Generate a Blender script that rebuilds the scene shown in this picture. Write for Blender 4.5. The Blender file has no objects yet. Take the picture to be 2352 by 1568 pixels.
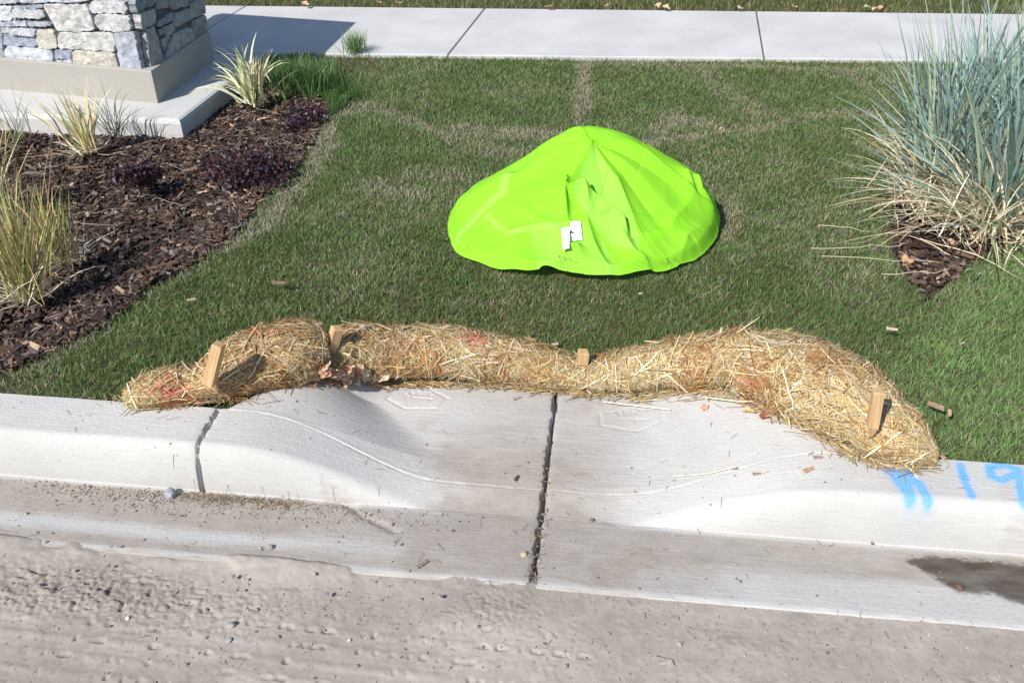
import bpy, math, random
import numpy as np
from mathutils import Vector
random.seed(7); RNG = np.random.default_rng(7)
S = bpy.context.scene; COL = S.collection
# ------------------------------------------------------------------ camera, world, sun
F_PX, PITCH, CAM_H = 2120.0, math.radians(33.5), 1.65      # focal length in pixels of a 2352 px wide frame
cam = bpy.data.cameras.new('camera'); cam.sensor_width = 36; cam.lens = 36 * F_PX / 2352; cam.clip_end = 2000; cam.clip_start = .05
camo = bpy.data.objects.new('camera', cam); COL.objects.link(camo)
camo.location = (0, 0, CAM_H); camo.rotation_euler = (math.radians(90) - PITCH, 0, 0); S.camera = camo
SUN_EL, SUN_AZ = math.radians(42), math.radians(230)        # azimuth counter-clockwise from +X, towards the sun
w = bpy.data.worlds.new('World'); S.world = w; w.use_nodes = True
nt = w.node_tree; bg = nt.nodes['Background']
sky = nt.nodes.new('ShaderNodeTexSky'); sky.sky_type = 'NISHITA'; sky.sun_disc = False
sky.sun_elevation = SUN_EL; sky.sun_rotation = math.pi / 2 - SUN_AZ; sky.air_density = 1.0; sky.dust_density = 0.6; sky.ozone_density = 1.5
nt.links.new(sky.outputs[0], bg.inputs[0]); bg.inputs[1].default_value = 0.10
sl = bpy.data.lights.new('sun', 'SUN'); sl.energy = 4.4; sl.angle = math.radians(.5); sl.color = (1, .95, .88)
so = bpy.data.objects.new('sun', sl); COL.objects.link(so)
sd = Vector((math.cos(SUN_AZ) * math.cos(SUN_EL), math.sin(SUN_AZ) * math.cos(SUN_EL), math.sin(SUN_EL)))
so.rotation_euler = sd.to_track_quat('Z', 'Y').to_euler(); so.location = sd * 10
S.view_settings.view_transform = 'Standard'; S.view_settings.look = 'None'; S.view_settings.exposure = 0.56; S.view_settings.gamma = 1
S.cycles.max_bounces = 6; S.cycles.transparent_max_bounces = 4

# ------------------------------------------------------------------ numeric helpers
def sst(x): x = np.clip(x, 0, 1); return x * x * (3 - 2 * x)
def vnoise(x, y, seed=0):
    x = np.asarray(x, float); y = np.asarray(y, float)
    r = np.random.default_rng(seed).random((256, 256))
    xi = np.floor(x).astype(int); yi = np.floor(y).astype(int); fx = sst(x - xi); fy = sst(y - yi)
    a = r[xi % 256, yi % 256]; b = r[(xi + 1) % 256, yi % 256]; c = r[xi % 256, (yi + 1) % 256]; d = r[(xi + 1) % 256, (yi + 1) % 256]
    return (a * (1 - fx) + b * fx) * (1 - fy) + (c * (1 - fx) + d * fx) * fy
def fbm(x, y, seed=0, oct=4):
    s = 0; a = .5; n = 0
    for i in range(oct): s = s + a * vnoise(x * 2 ** i, y * 2 ** i, seed + i); n += a; a *= .55
    return s / n
# kerb frame: s along the kerb, t across it (t > 0 towards the lawn, t = 0 at the back of the kerb)
KO = np.array([0, 2.04]); KA = math.atan(-.111); KX = np.array([math.cos(KA), math.sin(KA)]); KY = np.array([-math.sin(KA), math.cos(KA)])
def to_k(x, y): dx = x - KO[0]; dy = y - KO[1]; return dx * KX[0] + dy * KX[1], dx * KY[0] + dy * KY[1]
def from_k(s, t): return KO[0] + s * KX[0] + t * KY[0], KO[1] + s * KX[1] + t * KY[1]
DEP = .135
def bowl(s, t):
    tt = np.clip(t, 0, .45)
    l = sst((s + .80 - .25 * tt) / np.maximum(.62 - 1.3 * tt, .30)) ** 1.2; r = sst((.90 - .3 * tt - s) / (.62 - .4 * tt)); return np.minimum(l, r)
def kerb_z(s, t):
    b = bowl(s, t); tg = -.085 * b
    top = -DEP * b
    apron = top + .0 * t
    # kerb profile: top, rounded nose, battered face, gutter
    nose = -.135
    k = np.where(t > nose, -.004 * (-t / .13), 0)
    u = np.clip((nose - t) / .052, 0, 1)
    k = np.where(t <= nose, -.150 + .146 * np.clip(1 - u ** 2.7, 0, 1) ** .56, k)
    k = np.maximum(k, -.15)
    gut = -.15 + .035 * np.clip((-.187 - t) / .28, 0, 1.4)
    kk = np.where(t <= nose - .052, gut, k)
    kk = np.where((t > nose - .052), k * (1 - b) + b * (-DEP - .0152 * sst((-t - .05) / .137)), kk)
    return np.where(t > 0, apron, kk)
def in_apron(s, t): return (t > -.6) & (t < .43) & (s > -.84 + .75 * np.clip(t, 0, 1)) & (s < .93 - .55 * np.clip(t, 0, 1))
def lawn_z(x, y):
    s, t = to_k(x, y)
    sw = -.12 * np.exp(-((s - .08) / .62) ** 4) * np.exp(-(np.clip(t - .38, 0, 9) / .38) ** 1.5)
    return sw + .012 * (fbm(x * 1.3, y * 1.3, 40, 2) - .5) * np.clip((t - .3) * 2, 0, 1)
def G(x, y):
    x = np.asarray(x, float); y = np.asarray(y, float); s, t = to_k(x, y)
    g = np.where(in_apron(s, t) | (t < 0), kerb_z(s, t), lawn_z(x, y))
    return g
def ray(u, v):
    a = (u - 1176) / F_PX; b = -(v - 784) / F_PX; c, sn = math.cos(PITCH), math.sin(PITCH)
    return np.array([a, c + b * sn, -sn + b * c])
def P(u, v, dz=0., flat=None):
    d = ray(u, v); z = dz if flat is None else flat
    for i in range(14):
        k = (z - CAM_H) / d[2]; x, y = k * d[0], k * d[1]
        if flat is not None: break
        z = .5 * z + .5 * (float(G(x, y)) + dz)
    return np.array([x, y, z])
def PP(pts, dz=0., flat=None): return np.array([P(u, v, dz, flat) for u, v in pts])
def at_y(u, v, y): d = ray(u, v); k = y / d[1]; return np.array([k * d[0], y, CAM_H + k * d[2]])
def poly_in(x, y, poly):
    ins = np.zeros(np.shape(x), bool); n = len(poly)
    for i in range(n):
        x0, y0 = poly[i][:2]; x1, y1 = poly[(i + 1) % n][:2]
        if y0 == y1: continue
        c = ((y0 > y) != (y1 > y)) & (x < (x1 - x0) * (y - y0) / (y1 - y0) + x0); ins ^= c
    return ins
def poly_dist(x, y, pl, closed=False):
    d = np.full(np.shape(x), 1e9); n = len(pl)
    for i in range(n if closed else n - 1):
        a = pl[i][:2]; b = pl[(i + 1) % n][:2]; vx, vy = b[0] - a[0], b[1] - a[1]; L = vx * vx + vy * vy + 1e-12
        h = np.clip(((x - a[0]) * vx + (y - a[1]) * vy) / L, 0, 1)
        d = np.minimum(d, np.hypot(x - a[0] - h * vx, y - a[1] - h * vy))
    return d
def resample(pts, n):
    pts = np.array(pts, float); d = np.r_[0, np.cumsum(np.linalg.norm(np.diff(pts[:, :3], axis=0), axis=1))]
    q = np.linspace(0, d[-1], n); return np.stack([np.interp(q, d, pts[:, i]) for i in range(pts.shape[1])], 1)
def smooth(a, k=5, it=2):
    for _ in range(it):
        p = np.concatenate([np.repeat(a[:1], k // 2, 0), a, np.repeat(a[-1:], k // 2, 0)])
        a = np.stack([np.convolve(p[:, i], np.ones(k) / k, 'valid') for i in range(a.shape[1])], 1)
    return a

# ------------------------------------------------------------------ object helpers
def link(o, parent=None):
    COL.objects.link(o)
    if parent is not None: o.parent = parent
    return o
def tag(o, label=None, cat=None, group=None, kind=None):
    if label: o['label'] = label
    if cat: o['category'] = cat
    if group: o['group'] = group
    if kind: o['kind'] = kind
    return o
def mesh(name, V, Fc, mat, parent=None, col=None, smooth_=True, extra=None):
    """V (n,3); Fc: (m,k) array or list of arrays with the same or different k; col (n,3) point colours"""
    me = bpy.data.meshes.new(name); V = np.asarray(V, np.float32)
    if not isinstance(Fc, list): Fc = [Fc]
    if isinstance(Fc[0], (list, tuple)): Fc = [[f for f in Fc if len(f) == k] for k in sorted({len(f) for f in Fc})]
    Fc = [np.asarray(f, np.int32) for f in Fc if len(f)]
    me.vertices.add(len(V)); me.vertices.foreach_set('co', V.ravel())
    tot = np.concatenate([np.full(len(f), f.shape[1], np.int32) for f in Fc]); idx = np.concatenate([f.ravel() for f in Fc])
    me.loops.add(len(idx)); me.loops.foreach_set('vertex_index', idx)
    me.polygons.add(len(tot)); st = np.r_[0, np.cumsum(tot)[:-1]].astype(np.int32)
    me.polygons.foreach_set('loop_start', st); me.polygons.foreach_set('loop_total', tot)
    me.polygons.foreach_set('use_smooth', np.full(len(tot), smooth_, bool))
    me.update(calc_edges=True)
    for nm, c in [('Col', col)] + (extra or []):
        if c is None: continue
        at = me.attributes.new(nm, 'FLOAT_COLOR', 'POINT'); c = np.asarray(c, np.float32)
        if c.ndim == 1: c = np.tile(c, (len(V), 1))
        at.data.foreach_set('color', np.concatenate([c[:, :3], np.ones((len(c), 1), np.float32)], 1).ravel())
    if mat: me.materials.append(mat)
    return link(bpy.data.objects.new(name, me), parent)
def empty(name, loc, rz=0):
    o = bpy.data.objects.new(name, None); o.empty_display_size = .1; o.location = loc; o.rotation_euler = (0, 0, rz); return link(o)
def grid_faces(n, m, wrap=False):
    i, j = np.meshgrid(np.arange(n - 1), np.arange(m if wrap else m - 1), indexing='ij'); j2 = (j + 1) % m
    return np.stack([i * m + j, (i + 1) * m + j, (i + 1) * m + j2, i * m + j2], -1).reshape(-1, 4)
def ribbons(C, W, Sd, col):
    """C (N,K,3) centre lines, W (N,K) half widths, Sd (N,3)|(N,K,3) side vectors, col (N,3)|(N,K,3)"""
    N, K, _ = C.shape
    if Sd.ndim == 2: Sd = np.repeat(Sd[:, None], K, 1)
    if col.ndim == 2: col = np.repeat(col[:, None], K, 1)
    V = np.stack([C - Sd * W[..., None], C + Sd * W[..., None]], 2).reshape(-1, 3)
    cc = np.repeat(col[:, :, None], 2, 2).reshape(-1, 3)
    b = (np.arange(N) * K * 2)[:, None] + (np.arange(K - 1) * 2)[None]
    Fq = np.stack([b, b + 1, b + 3, b + 2], -1).reshape(-1, 4); return V, Fq, cc
def merge(parts):
    V, Fq, Cc = [], [], []; o = 0
    for v, f, c in parts: V.append(v); Fq.append(f + o); Cc.append(c); o += len(v)
    return np.concatenate(V), np.concatenate(Fq), np.concatenate(Cc)
def prisms(C, R, Up, col):
    """three-sided tapering straws: C (N,K,3), R (N,K), Up (N,3)"""
    N, K, _ = C.shape; T = C[:, -1] - C[:, 0]; T /= np.linalg.norm(T, axis=1)[:, None] + 1e-9
    A = np.cross(T, Up); A /= np.linalg.norm(A, axis=1)[:, None] + 1e-9; B = np.cross(A, T)
    ring = [A * math.cos(a) + B * math.sin(a) * .55 for a in (math.pi * 1.17, math.pi * .5, -math.pi * .17)]
    V = np.stack([C + r[:, None] * R[..., None] for r in ring], 2).reshape(-1, 3)
    if col.ndim == 2: col = np.repeat(col[:, None], K, 1)
    cc = np.repeat(col[:, :, None], 3, 2).reshape(-1, 3)
    b = (np.arange(N) * K * 3)[:, None] + (np.arange(K - 1) * 3)[None]
    Fq = np.concatenate([np.stack([b + i, b + (i + 1) % 3, b + 3 + (i + 1) % 3, b + 3 + i], -1).reshape(-1, 4) for i in range(3)]); return V, Fq, cc
def unit(a): return a / (np.linalg.norm(a, axis=-1, keepdims=True) + 1e-9)

# ------------------------------------------------------------------ materials
def new_mat(name):
    m = bpy.data.materials.new(name); m.use_nodes = True; n = m.node_tree; return m, n, n.nodes['Principled BSDF'], n.nodes['Material Output']
def nd(n, t, **kw):
    x = n.nodes.new(t)
    for k, v in kw.items(): setattr(x, k, v)
    return x
def mixc(n, fac, a, b, typ='MIX'):
    m = nd(n, 'ShaderNodeMix', data_type='RGBA', blend_type=typ)
    for sock, v in ((m.inputs[0], fac), (m.inputs[6], a), (m.inputs[7], b)):
        if hasattr(v, 'is_linked') or hasattr(v, 'links'): n.links.new(v, sock)
        else: sock.default_value = v if isinstance(v, (int, float)) else (*v, 1)
    return m.outputs[2]
def noise(n, scale, vec=None, detail=5, rough=.6):
    x = nd(n, 'ShaderNodeTexNoise'); x.inputs['Scale'].default_value = scale; x.inputs['Detail'].default_value = detail; x.inputs['Roughness'].default_value = rough
    if vec is not None: n.links.new(vec, x.inputs['Vector'])
    return x.outputs['Fac']
def mapr(n, v, a, b, c=0., d=1.):
    x = nd(n, 'ShaderNodeMapRange'); n.links.new(v, x.inputs[0])
    for i, q in enumerate((a, b, c, d)): x.inputs[i + 1].default_value = q
    return x.outputs[0]
def coords(n, scale=(1, 1, 1)):
    t = nd(n, 'ShaderNodeTexCoord'); m = nd(n, 'ShaderNodeMapping'); m.inputs['Scale'].default_value = scale; n.links.new(t.outputs['Object'], m.inputs[0]); return m.outputs[0]
def bump(n, bs, h, strength, dist):
    b = nd(n, 'ShaderNodeBump'); b.inputs['Strength'].default_value = strength; b.inputs['Distance'].default_value = dist; n.links.new(h, b.inputs['Height']); n.links.new(b.outputs[0], bs.inputs['Normal'])
def mat_attr(name, rough=.7, spec=.3, trans=0., nscale=0, namp=.25, bmp=0):
    m, n, bs, out = new_mat(name); a = nd(n, 'ShaderNodeAttribute', attribute_name='Col'); c = a.outputs['Color']
    if nscale:
        v = coords(n); f = noise(n, nscale, v); c = mixc(n, 1., c, mixc(n, mapr(n, f, .3, .7), (1 - namp,) * 3, (1 + namp,) * 3), 'MULTIPLY')
        if bmp: bump(n, bs, f, 1., bmp)
    n.links.new(c, bs.inputs['Base Color']); bs.inputs['Roughness'].default_value = rough; bs.inputs['Specular IOR Level'].default_value = spec
    if trans:
        t = nd(n, 'ShaderNodeBsdfTranslucent'); n.links.new(c, t.inputs[0]); mx = nd(n, 'ShaderNodeMixShader'); mx.inputs[0].default_value = trans
        n.links.new(bs.outputs[0], mx.inputs[1]); n.links.new(t.outputs[0], mx.inputs[2]); n.links.new(mx.outputs[0], out.inputs[0])
    return m
def mat_concrete(name, base=(.52, .515, .50), brush=(0, 1), masks=False, dark=.82):
    m, n, bs, out = new_mat(name); v = coords(n); c = base
    big = noise(n, 2.2, v, 6); fine = noise(n, 160, v, 3); vb = coords(n, (3, 90, 20) if brush == (0, 1) else (90, 3, 20)); br = noise(n, 3.2, vb, 4, .7)
    c = mixc(n, mapr(n, big, .35, .7), tuple(x * dark for x in base), base)
    c = mixc(n, mapr(n, br, .35, .7, .0, .30), c, tuple(x * .74 for x in base))
    c = mixc(n, mapr(n, fine, .42, .62, .16, 0), c, (.30, .28, .26))
    if masks:
        a = nd(n, 'ShaderNodeAttribute', attribute_name='Mask'); sp = nd(n, 'ShaderNodeSeparateColor'); n.links.new(a.outputs['Color'], sp.inputs[0])
        dirt = noise(n, 14, v, 7, .7); dust = mixc(n, mapr(n, dirt, .3, .7), (.285, .253, .222), (.36, .325, .29))
        dm = nd(n, 'ShaderNodeMath', operation='MULTIPLY_ADD'); n.links.new(sp.outputs[0], dm.inputs[0]); dm.inputs[1].default_value = 1.5; n.links.new(mapr(n, br, .3, .75, -.5, .15), dm.inputs[2]); dm.use_clamp = True
        c = mixc(n, dm.outputs[0], c, dust)
        pm = nd(n, 'ShaderNodeMath', operation='MULTIPLY'); n.links.new(sp.outputs[2], pm.inputs[0]); n.links.new(mapr(n, br, .3, .8, 1.0, .72), pm.inputs[1]); pf = nd(n, 'ShaderNodeMath', operation='MULTIPLY'); n.links.new(pm.outputs[0], pf.inputs[0]); n.links.new(mapr(n, noise(n, 320, v, 3), .36, .52, .35, 1.), pf.inputs[1]); pm = pf
        c = mixc(n, pm.outputs[0], c, (.06, .34, .80))
        c = mixc(n, sp.outputs[1], c, (.062, .048, .036))
        rr = nd(n, 'ShaderNodeMapRange'); n.links.new(sp.outputs[1], rr.inputs[0]); rr.inputs[3].default_value = .92; rr.inputs[4].default_value = .45; n.links.new(rr.outputs[0], bs.inputs['Roughness'])
    else: bs.inputs['Roughness'].default_value = .92
    n.links.new(c, bs.inputs['Base Color']); bs.inputs['Specular IOR Level'].default_value = .25
    hh = nd(n, 'ShaderNodeMath', operation='MULTIPLY_ADD'); n.links.new(br, hh.inputs[0]); hh.inputs[1].default_value = 1.; n.links.new(fine, hh.inputs[2])
    bump(n, bs, hh.outputs[0], .8, .0016); return m
M_CONC = mat_concrete('brushed_concrete', masks=True)
M_WALK = mat_concrete('sidewalk_concrete', base=(.56, .555, .55), brush=(1, 0), dark=.80)
M_PAD = mat_concrete('pad_concrete', base=(.54, .54, .53), brush=(1, 0), dark=.86)
M_BASE = mat_concrete('cast_concrete', base=(.37, .355, .32), dark=.88)
M_GRASS = mat_attr('grass_blade', .55, .35, .25)
M_LEAF = mat_attr('ornamental_leaf', .45, .4, .2)
M_STRAW = mat_attr('straw', .6, .3, .12)
M_CORE = mat_attr('straw_core', .8, .1, 0, 160, .5, .004)
M_BARK = mat_attr('bark', .85, .12, 0, 90, .35, .003)
M_SOIL = mat_attr('soil', .95, .1, 0, 40, .35, .006)
M_DIRT, n_, bs_, _ = new_mat('dried_mud')
a_ = nd(n_, 'ShaderNodeAttribute', attribute_name='Col'); v_ = coords(n_); f1 = noise(n_, 26, v_, 6, .65); f2 = noise(n_, 210, v_, 5, .75); f3 = noise(n_, 60, coords(n_, (1, 1.3, 1)), 5, .65)
c_ = mixc(n_, 1., a_.outputs['Color'], mixc(n_, mapr(n_, f1, .3, .7), (.86, .85, .84), (1.10, 1.10, 1.10)), 'MULTIPLY'); c_ = mixc(n_, mapr(n_, f2, .30, .42, .45, 0), c_, (.20, .17, .15)); c_ = mixc(n_, mapr(n_, f2, .62, .74, 0, .4), c_, (.56, .53, .50))
n_.links.new(c_, bs_.inputs['Base Color']); bs_.inputs['Roughness'].default_value = .95; bs_.inputs['Specular IOR Level'].default_value = .1
h_ = nd(n_, 'ShaderNodeMath', operation='MULTIPLY_ADD'); n_.links.new(f3, h_.inputs[0]); h_.inputs[1].default_value = .25; n_.links.new(f2, h_.inputs[2]); bump(n_, bs_, h_.outputs[0], .8, .0014)
M_STONE = mat_attr('stone', .8, .25, 0, 30, .38, .008)
M_LIT = mat_attr('small_litter', .8, .2, .0, 60, .25, .002)
M_DRYLEAF = mat_attr('dry_leaf', .7, .25, .2, 50, .25, .002)
M_WOOD, n_, bs_, _ = new_mat('stake_wood')
v_ = coords(n_, (60, 60, 3)); f_ = noise(n_, 3, v_, 5, .65); n_.links.new(mixc(n_, mapr(n_, f_, .3, .7), (.33, .19, .085), (.58, .40, .21)), bs_.inputs['Base Color']); bs_.inputs['Roughness'].default_value = .75; bump(n_, bs_, f_, .6, .002)

# ------------------------------------------------------------------ ground sheets
def axis(lo, hi, step, far, n=14):
    c = np.arange(lo, hi + step, step); e = np.geomspace(step * 2, far, n); return np.r_[lo - e[::-1], c, c[-1] + e]
BED = PP([(-900, 1200), (-700, 900), (0, 850), (110, 800), (250, 730), (330, 660), (430, 600), (500, 560), (560, 510), (610, 440), (680, 390), (720, 310), (758, 248), (735, 215), (690, 200), (640, 150), (620, 124)], flat=0.)
BED = np.vstack([BED, [[-1.9, 5.69, 0], [-6, 5.8, 0], [-6, 2.5, 0]]])
BEDEDGE = BED[1:14]
BED2 = PP([(2075, 300), (2050, 420), (2050, 560), (2085, 620), (2130, 672), (2165, 655), (2230, 600), (2300, 550), (2400, 490), (2600, 420), (2500, 150), (2160, 156), (2110, 215)], flat=0.)
WNEAR = lambda x: 5.645 - .035 * x
WFAR = lambda x: 6.775 - .042 * x
PAD = np.array([[-4.4, 4.785], [-1.686, 4.527], [-1.505, 5.69], [-4.4, 5.79]])
def bed_z(x, y):
    d1 = poly_dist(x, y, BEDEDGE); d2 = poly_dist(x, y, BED2, True); s_, t_ = to_k(x, y)
    z1 = np.where(poly_in(x, y, BED) & (t_ > .02), -.085 * sst(d1 / .35) + .03 * (fbm(x * 3, y * 3, 50, 3) - .5) * sst(d1 / .2), 0)
    z2 = np.where(poly_in(x, y, BED2), -.03 * sst(d2 / .15), 0); return z1 + z2
xs = axis(-3.2, 3.2, .03, 300); ys = axis(1.2, 7.6, .03, 300)
X, Y = np.meshgrid(xs, ys, indexing='ij'); s_, t_ = to_k(X, Y)
Z = lawn_z(X, Y) - .028 + bed_z(X, Y)
Z = np.where(t_ > .005, Z, -.3); Z = np.where(in_apron(s_, t_) , np.minimum(Z, kerb_z(s_, t_) - .05), Z)
inb = (poly_in(X, Y, BED) | poly_in(X, Y, BED2))
f = fbm(X * 9, Y * 9, 3)[..., None]
far = ((np.abs(X) > 3.6) | (Y > 7.9))[..., None]
colr = np.where(inb[..., None], np.array([.045, .028, .02]), np.array([.075, .065, .038])) * (.7 + .7 * f); colr = np.where(far & ~inb[..., None], np.array([.085, .12, .045]) * (.7 + .6 * f), colr)
tag(mesh('lawn_ground', np.stack([X, Y, Z], -1).reshape(-1, 3), grid_faces(len(xs), len(ys)), M_SOIL, col=colr.reshape(-1, 3)), kind='structure')

# street covered in dried mud: fine height field in the kerb frame
PANE = -.462
def street():
    ss = np.r_[-300, -60, -15, -6, -3, np.arange(-2.0, 2.0, .0034), 3, 6, 15, 60, 300]; tt = np.r_[-200, -60, -12, -5, -2.2, np.arange(-1.35, PANE + .115, .0034)]
    A, B = np.meshgrid(ss, tt, indexing='ij')
    n1 = fbm(A * 7, B * 7, 11, 5); n2 = fbm(A * 45, B * 60, 12, 3); edge = PANE + .030 * (fbm(A * 4, B * 0 + 3, 13, 4) - .5) + .012 * (vnoise(A * 40, B * 40, 17) - .5)
    n5 = fbm(A * 95, B * 110, 33, 3); z = -.122 + .0026 * (n1 - .5) + .0004 * (n2 - .5) - .0030 * np.clip(n5 - .58, 0, 1) * (.4 + 1.2 * sst((n1 - .42) * 6)) + .0008 * (vnoise(A * 150, B * 150, 31) - .5)
    # tyre ribs pressed into the mud, running along the kerb
    wob = B + .01 * (fbm(A * 2.2, B * 2, 14, 3) - .5) + .012 * A
    rib = np.sin(wob * 2 * math.pi / .047); on = sst((fbm(A * 1.6 + 5, B * 5, 15, 3) - .42) * 5) * sst((PANE - .1 - B) / .1)
    z += on * .0015 * (np.clip(rib, -.2, 1)) * (.6 + .8 * vnoise(A * 55, B * 9, 16))
    pit = np.clip(vnoise(A * 75, wob * 1 / .047, 18) - .60, 0, 1) * sst((rib - .2)); z -= on * .030 * pit
    # rough clods near the far left and by the kerb joint
    cl = np.exp(-((A + 1.05) / .45) ** 2 - ((B + .60) / .07) ** 2) + .45 * np.exp(-((A - .02) / .10) ** 2 - ((B + .53) / .06) ** 2) + .12 * np.exp(-((A - .5) / .35) ** 2 - ((B + .56) / .05) ** 2)
    z += cl * .016 * np.abs(fbm(A * 60, B * 66, 19, 4) - .5) * 2.4; z -= cl * .008 * (vnoise(A * 60, B * 60, 20) > .8)
    gr = .013 * np.clip(vnoise(A * 130, B * 130, 21) - .87, 0, 1) * 2; z += gr * .6
    z += .013 * sst((fbm(A * 3.5, B * 5, 34, 5) - .40) * 4) * np.exp(-((B - PANE - .01) / .05) ** 2) * (.25 + .75 * sst((.1 - A) / .5))
    z -= .55 * np.clip(B - PANE - .015, 0, 1) ** 1.0 * (.6 + .8 * fbm(A * 11, B * 20, 35, 4)); z = np.where(B > PANE + .10, -.17, z)
    base = np.array([.37, .338, .302]); dk = np.array([.292, .263, .232])
    q = fbm(A * 3, B * 8, 22, 5)[..., None]; c = dk + (base - dk) * np.clip((q - .3) * 2.4, 0, 1); c = c * (.93 + .14 * n2[..., None]) * (1 - .25 * np.clip(cl, 0, 1)[..., None])
    far = (np.abs(A) > 2.6)[..., None] | (B < -2)[..., None]; c = np.where(far, np.array([.3, .265, .235]), c)
    o = mesh('road', np.stack([A, B, z], -1).reshape(-1, 3), grid_faces(len(ss), len(tt)), M_DIRT, col=c.reshape(-1, 3))
    o.location = (KO[0], KO[1], 0); o.rotation_euler = (0, 0, KA); tag(o, kind='structure')
street()

# ------------------------------------------------------------------ kerb, gutter and apron
def strokes_px(lst, flat=0.):
    out = []
    for pl in lst:
        q = PP(pl, flat=flat); s, t = to_k(q[:, 0], q[:, 1]); out.append(np.stack([s, t], 1))
    return out
def kerb():
    ss = np.r_[-60, -20, -8, -4, -2.6, np.arange(-2.05, 2.05, .0034), 2.6, 4, 8, 20, 60]
    tt = np.r_[PANE - .012, np.arange(PANE, -.2, .0036), np.arange(-.2, -.1895, .002), -.135 - .052 * np.array([1.02, 1, .998, .992, .983, .97, .95, .925, .89, .85, .8, .74, .67, .6, .5, .4, .3, .2, .1]), np.arange(-.135, -.1, .003), np.arange(-.1, .006, .0013), np.arange(.01, .44, .0034)]
    A, B = np.meshgrid(ss, tt, indexing='ij'); z = kerb_z(A, B); b = bowl(A, B)
    # hand-tooled, slightly uneven
    z += .0035 * (fbm(A * 5, B * 7, 60, 3) - .5) + .0007 * (fbm(A * 12, B * 190, 61, 2) - .5) + .0008 * (vnoise(A * 200, B * 200, 62) - .5)
    # tooled line between kerb and apron
    tg = -.088 * bowl(A, 0 * A); dl = B - tg; ok = (A > -.83) & (A < .90)
    lw = .35 + .65 * (A < 0); z += ok * (-.010 * np.exp(-((dl + .002 * (vnoise(A * 70, A * 0, 66) - .5)) / .0019) ** 2) * np.clip(-.5 + 2.6 * fbm(A * 9, A * 0, 64, 4), .1, 1.3) * lw + .0010 * np.exp(-((dl - .006) / .005) ** 2) * lw)
    BD = np.zeros(A.shape)
    # joints
    def joint(s0, w, dep, seed, t0=-9, t1=9):
        nonlocal z
        c = s0 + .008 * (fbm(B * 14, B * 0, seed, 4) - .5); ww = w * (.5 + 1.0 * vnoise(B * 60, B * 0 + 2, seed + 3)); d = np.abs(A - c)
        m = (B > t0) & (B < t1); fw = sst((-.128 - B) / .02) * (B > -.1895); BD[...] = BD + np.where(m, fw * dep * .6 * (1 - sst((d - ww * .5) / (ww * .6))), 0); z = np.where(m, z - dep * (1 - sst((d - ww * .5) / (ww * .6))) - .003 * np.exp(-(d / (w * 2.0)) ** 2), z); return c
    joint(.102, .0075, .035, 70); joint(-.862, .0062, .03, 75, -.192, 9)
    z = np.where(B < PANE - .001, -.17, z); z = z - .004 * np.exp(-((B - PANE) / .008) ** 2) * (.3 + vnoise(A * 30, A * 0, 65))
    # broken edge on the left wing and chips
    ch = PP([(740, 1070), (790, 1085), (830, 1115), (900, 1150)], flat=-.03); cs, ct = to_k(ch[:, 0], ch[:, 1]); dch = poly_dist(A, B, np.stack([cs, ct], 1))
    z -= .006 * np.exp(-(dch / .012) ** 2) * (.3 + 1.4 * fbm(A * 60, B * 60, 77, 3))
    # date stamps pressed into the wet concrete, upside down to the street
    hexa = [[(887, 912), (912, 890), (955, 887)], [(985, 889), (1028, 912), (1005, 935)], [(1005, 935), (930, 935), (887, 912)]]
    hexb = [[(1378, 948), (1380, 973), (1465, 990)], [(1395, 945), (1450, 935), (1517, 950), (1519, 975), (1465, 990)]]
    def dig(cx, cy, wd, hg, ch):   # strokes of one digit, rotated half a turn
        g = {'2': [[(0, .2), (.3, 0), (.8, 0), (1, .3), (0, 1), (1, 1)]], '0': [[(.5, 0), (.1, .25), (.1, .75), (.5, 1), (.9, .75), (.9, .25), (.5, 0)]],
             '9': [[(.9, .3), (.6, 0), (.2, .05), (.1, .35), (.5, .5), (.9, .3), (.8, .8), (.4, 1)]], '4': [[(.8, 1), (.8, 0), (0, .7), (1, .7)]], 'U': [[(0, 0), (0, .8), (.5, 1), (1, .8), (1, 0)]], '5': [[(1, 0), (.1, 0), (.1, .45), (.8, .45), (.9, .8), (.1, 1)]]}[ch]
        return [[(cx + (.5 - a) * wd, cy + (.5 - c) * hg) for a, c in pl] for pl in g]
    num = []
    for i, ch in enumerate('2009'): num += dig(987 - i * 13.5, 902 - i * .9, 9.5, 8.5, ch)
    for i, ch in enumerate('2009'): num += dig(1468 - i * 15, 947 - i * .3, 10, 8.5, ch)
    num += [[(948, 910), (990, 913), (988, 917)], [(928, 902), (938, 906), (932, 911)], [(1460, 957), (1462, 970)], [(1490, 966), (1450, 962)]]
    for grp, dep, wd in ((hexa, .0034, .0042), (hexb, .0024, .0040), (num, .0030, .0032)):
        d = np.full(A.shape, 9.)
        for pl in strokes_px(grp, flat=-.13): d = np.minimum(d, poly_dist(A, B, pl))
        z -= dep * np.exp(-(d / wd) ** 2)
    # masks: dirt, wet, paint
    q = fbm(A * 2.5, B * 7, 80, 5); q2 = fbm(A * 14, B * 40, 81, 4)
    pan = sst((-.185 - B) / .03)
    dirt = .42 * b * sst((.16 - np.abs(A - .07)) / .35 + .7) * (B > -.2)
    dirt = np.maximum(dirt, .95 * b * np.exp(-((A - .04 + .16 * (q - .5) + .1 * (q2 - .5)) / .30) ** 2) * (1 - .4 * sst((B - .0) / .25)))
    cz = .85 * (B < -.02) * (B > -.2) * sst((.09 + np.clip(-.09 - B, 0, 1) * 2.2 - A + .05 * (q2 - .5)) / .035) * sst((A + .24 + .15 * (q - .5) + np.clip(-.09 - B, 0, 1)) / .14) * sst((-.03 - B) / .06); dirt = np.maximum(dirt, cz)
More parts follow.
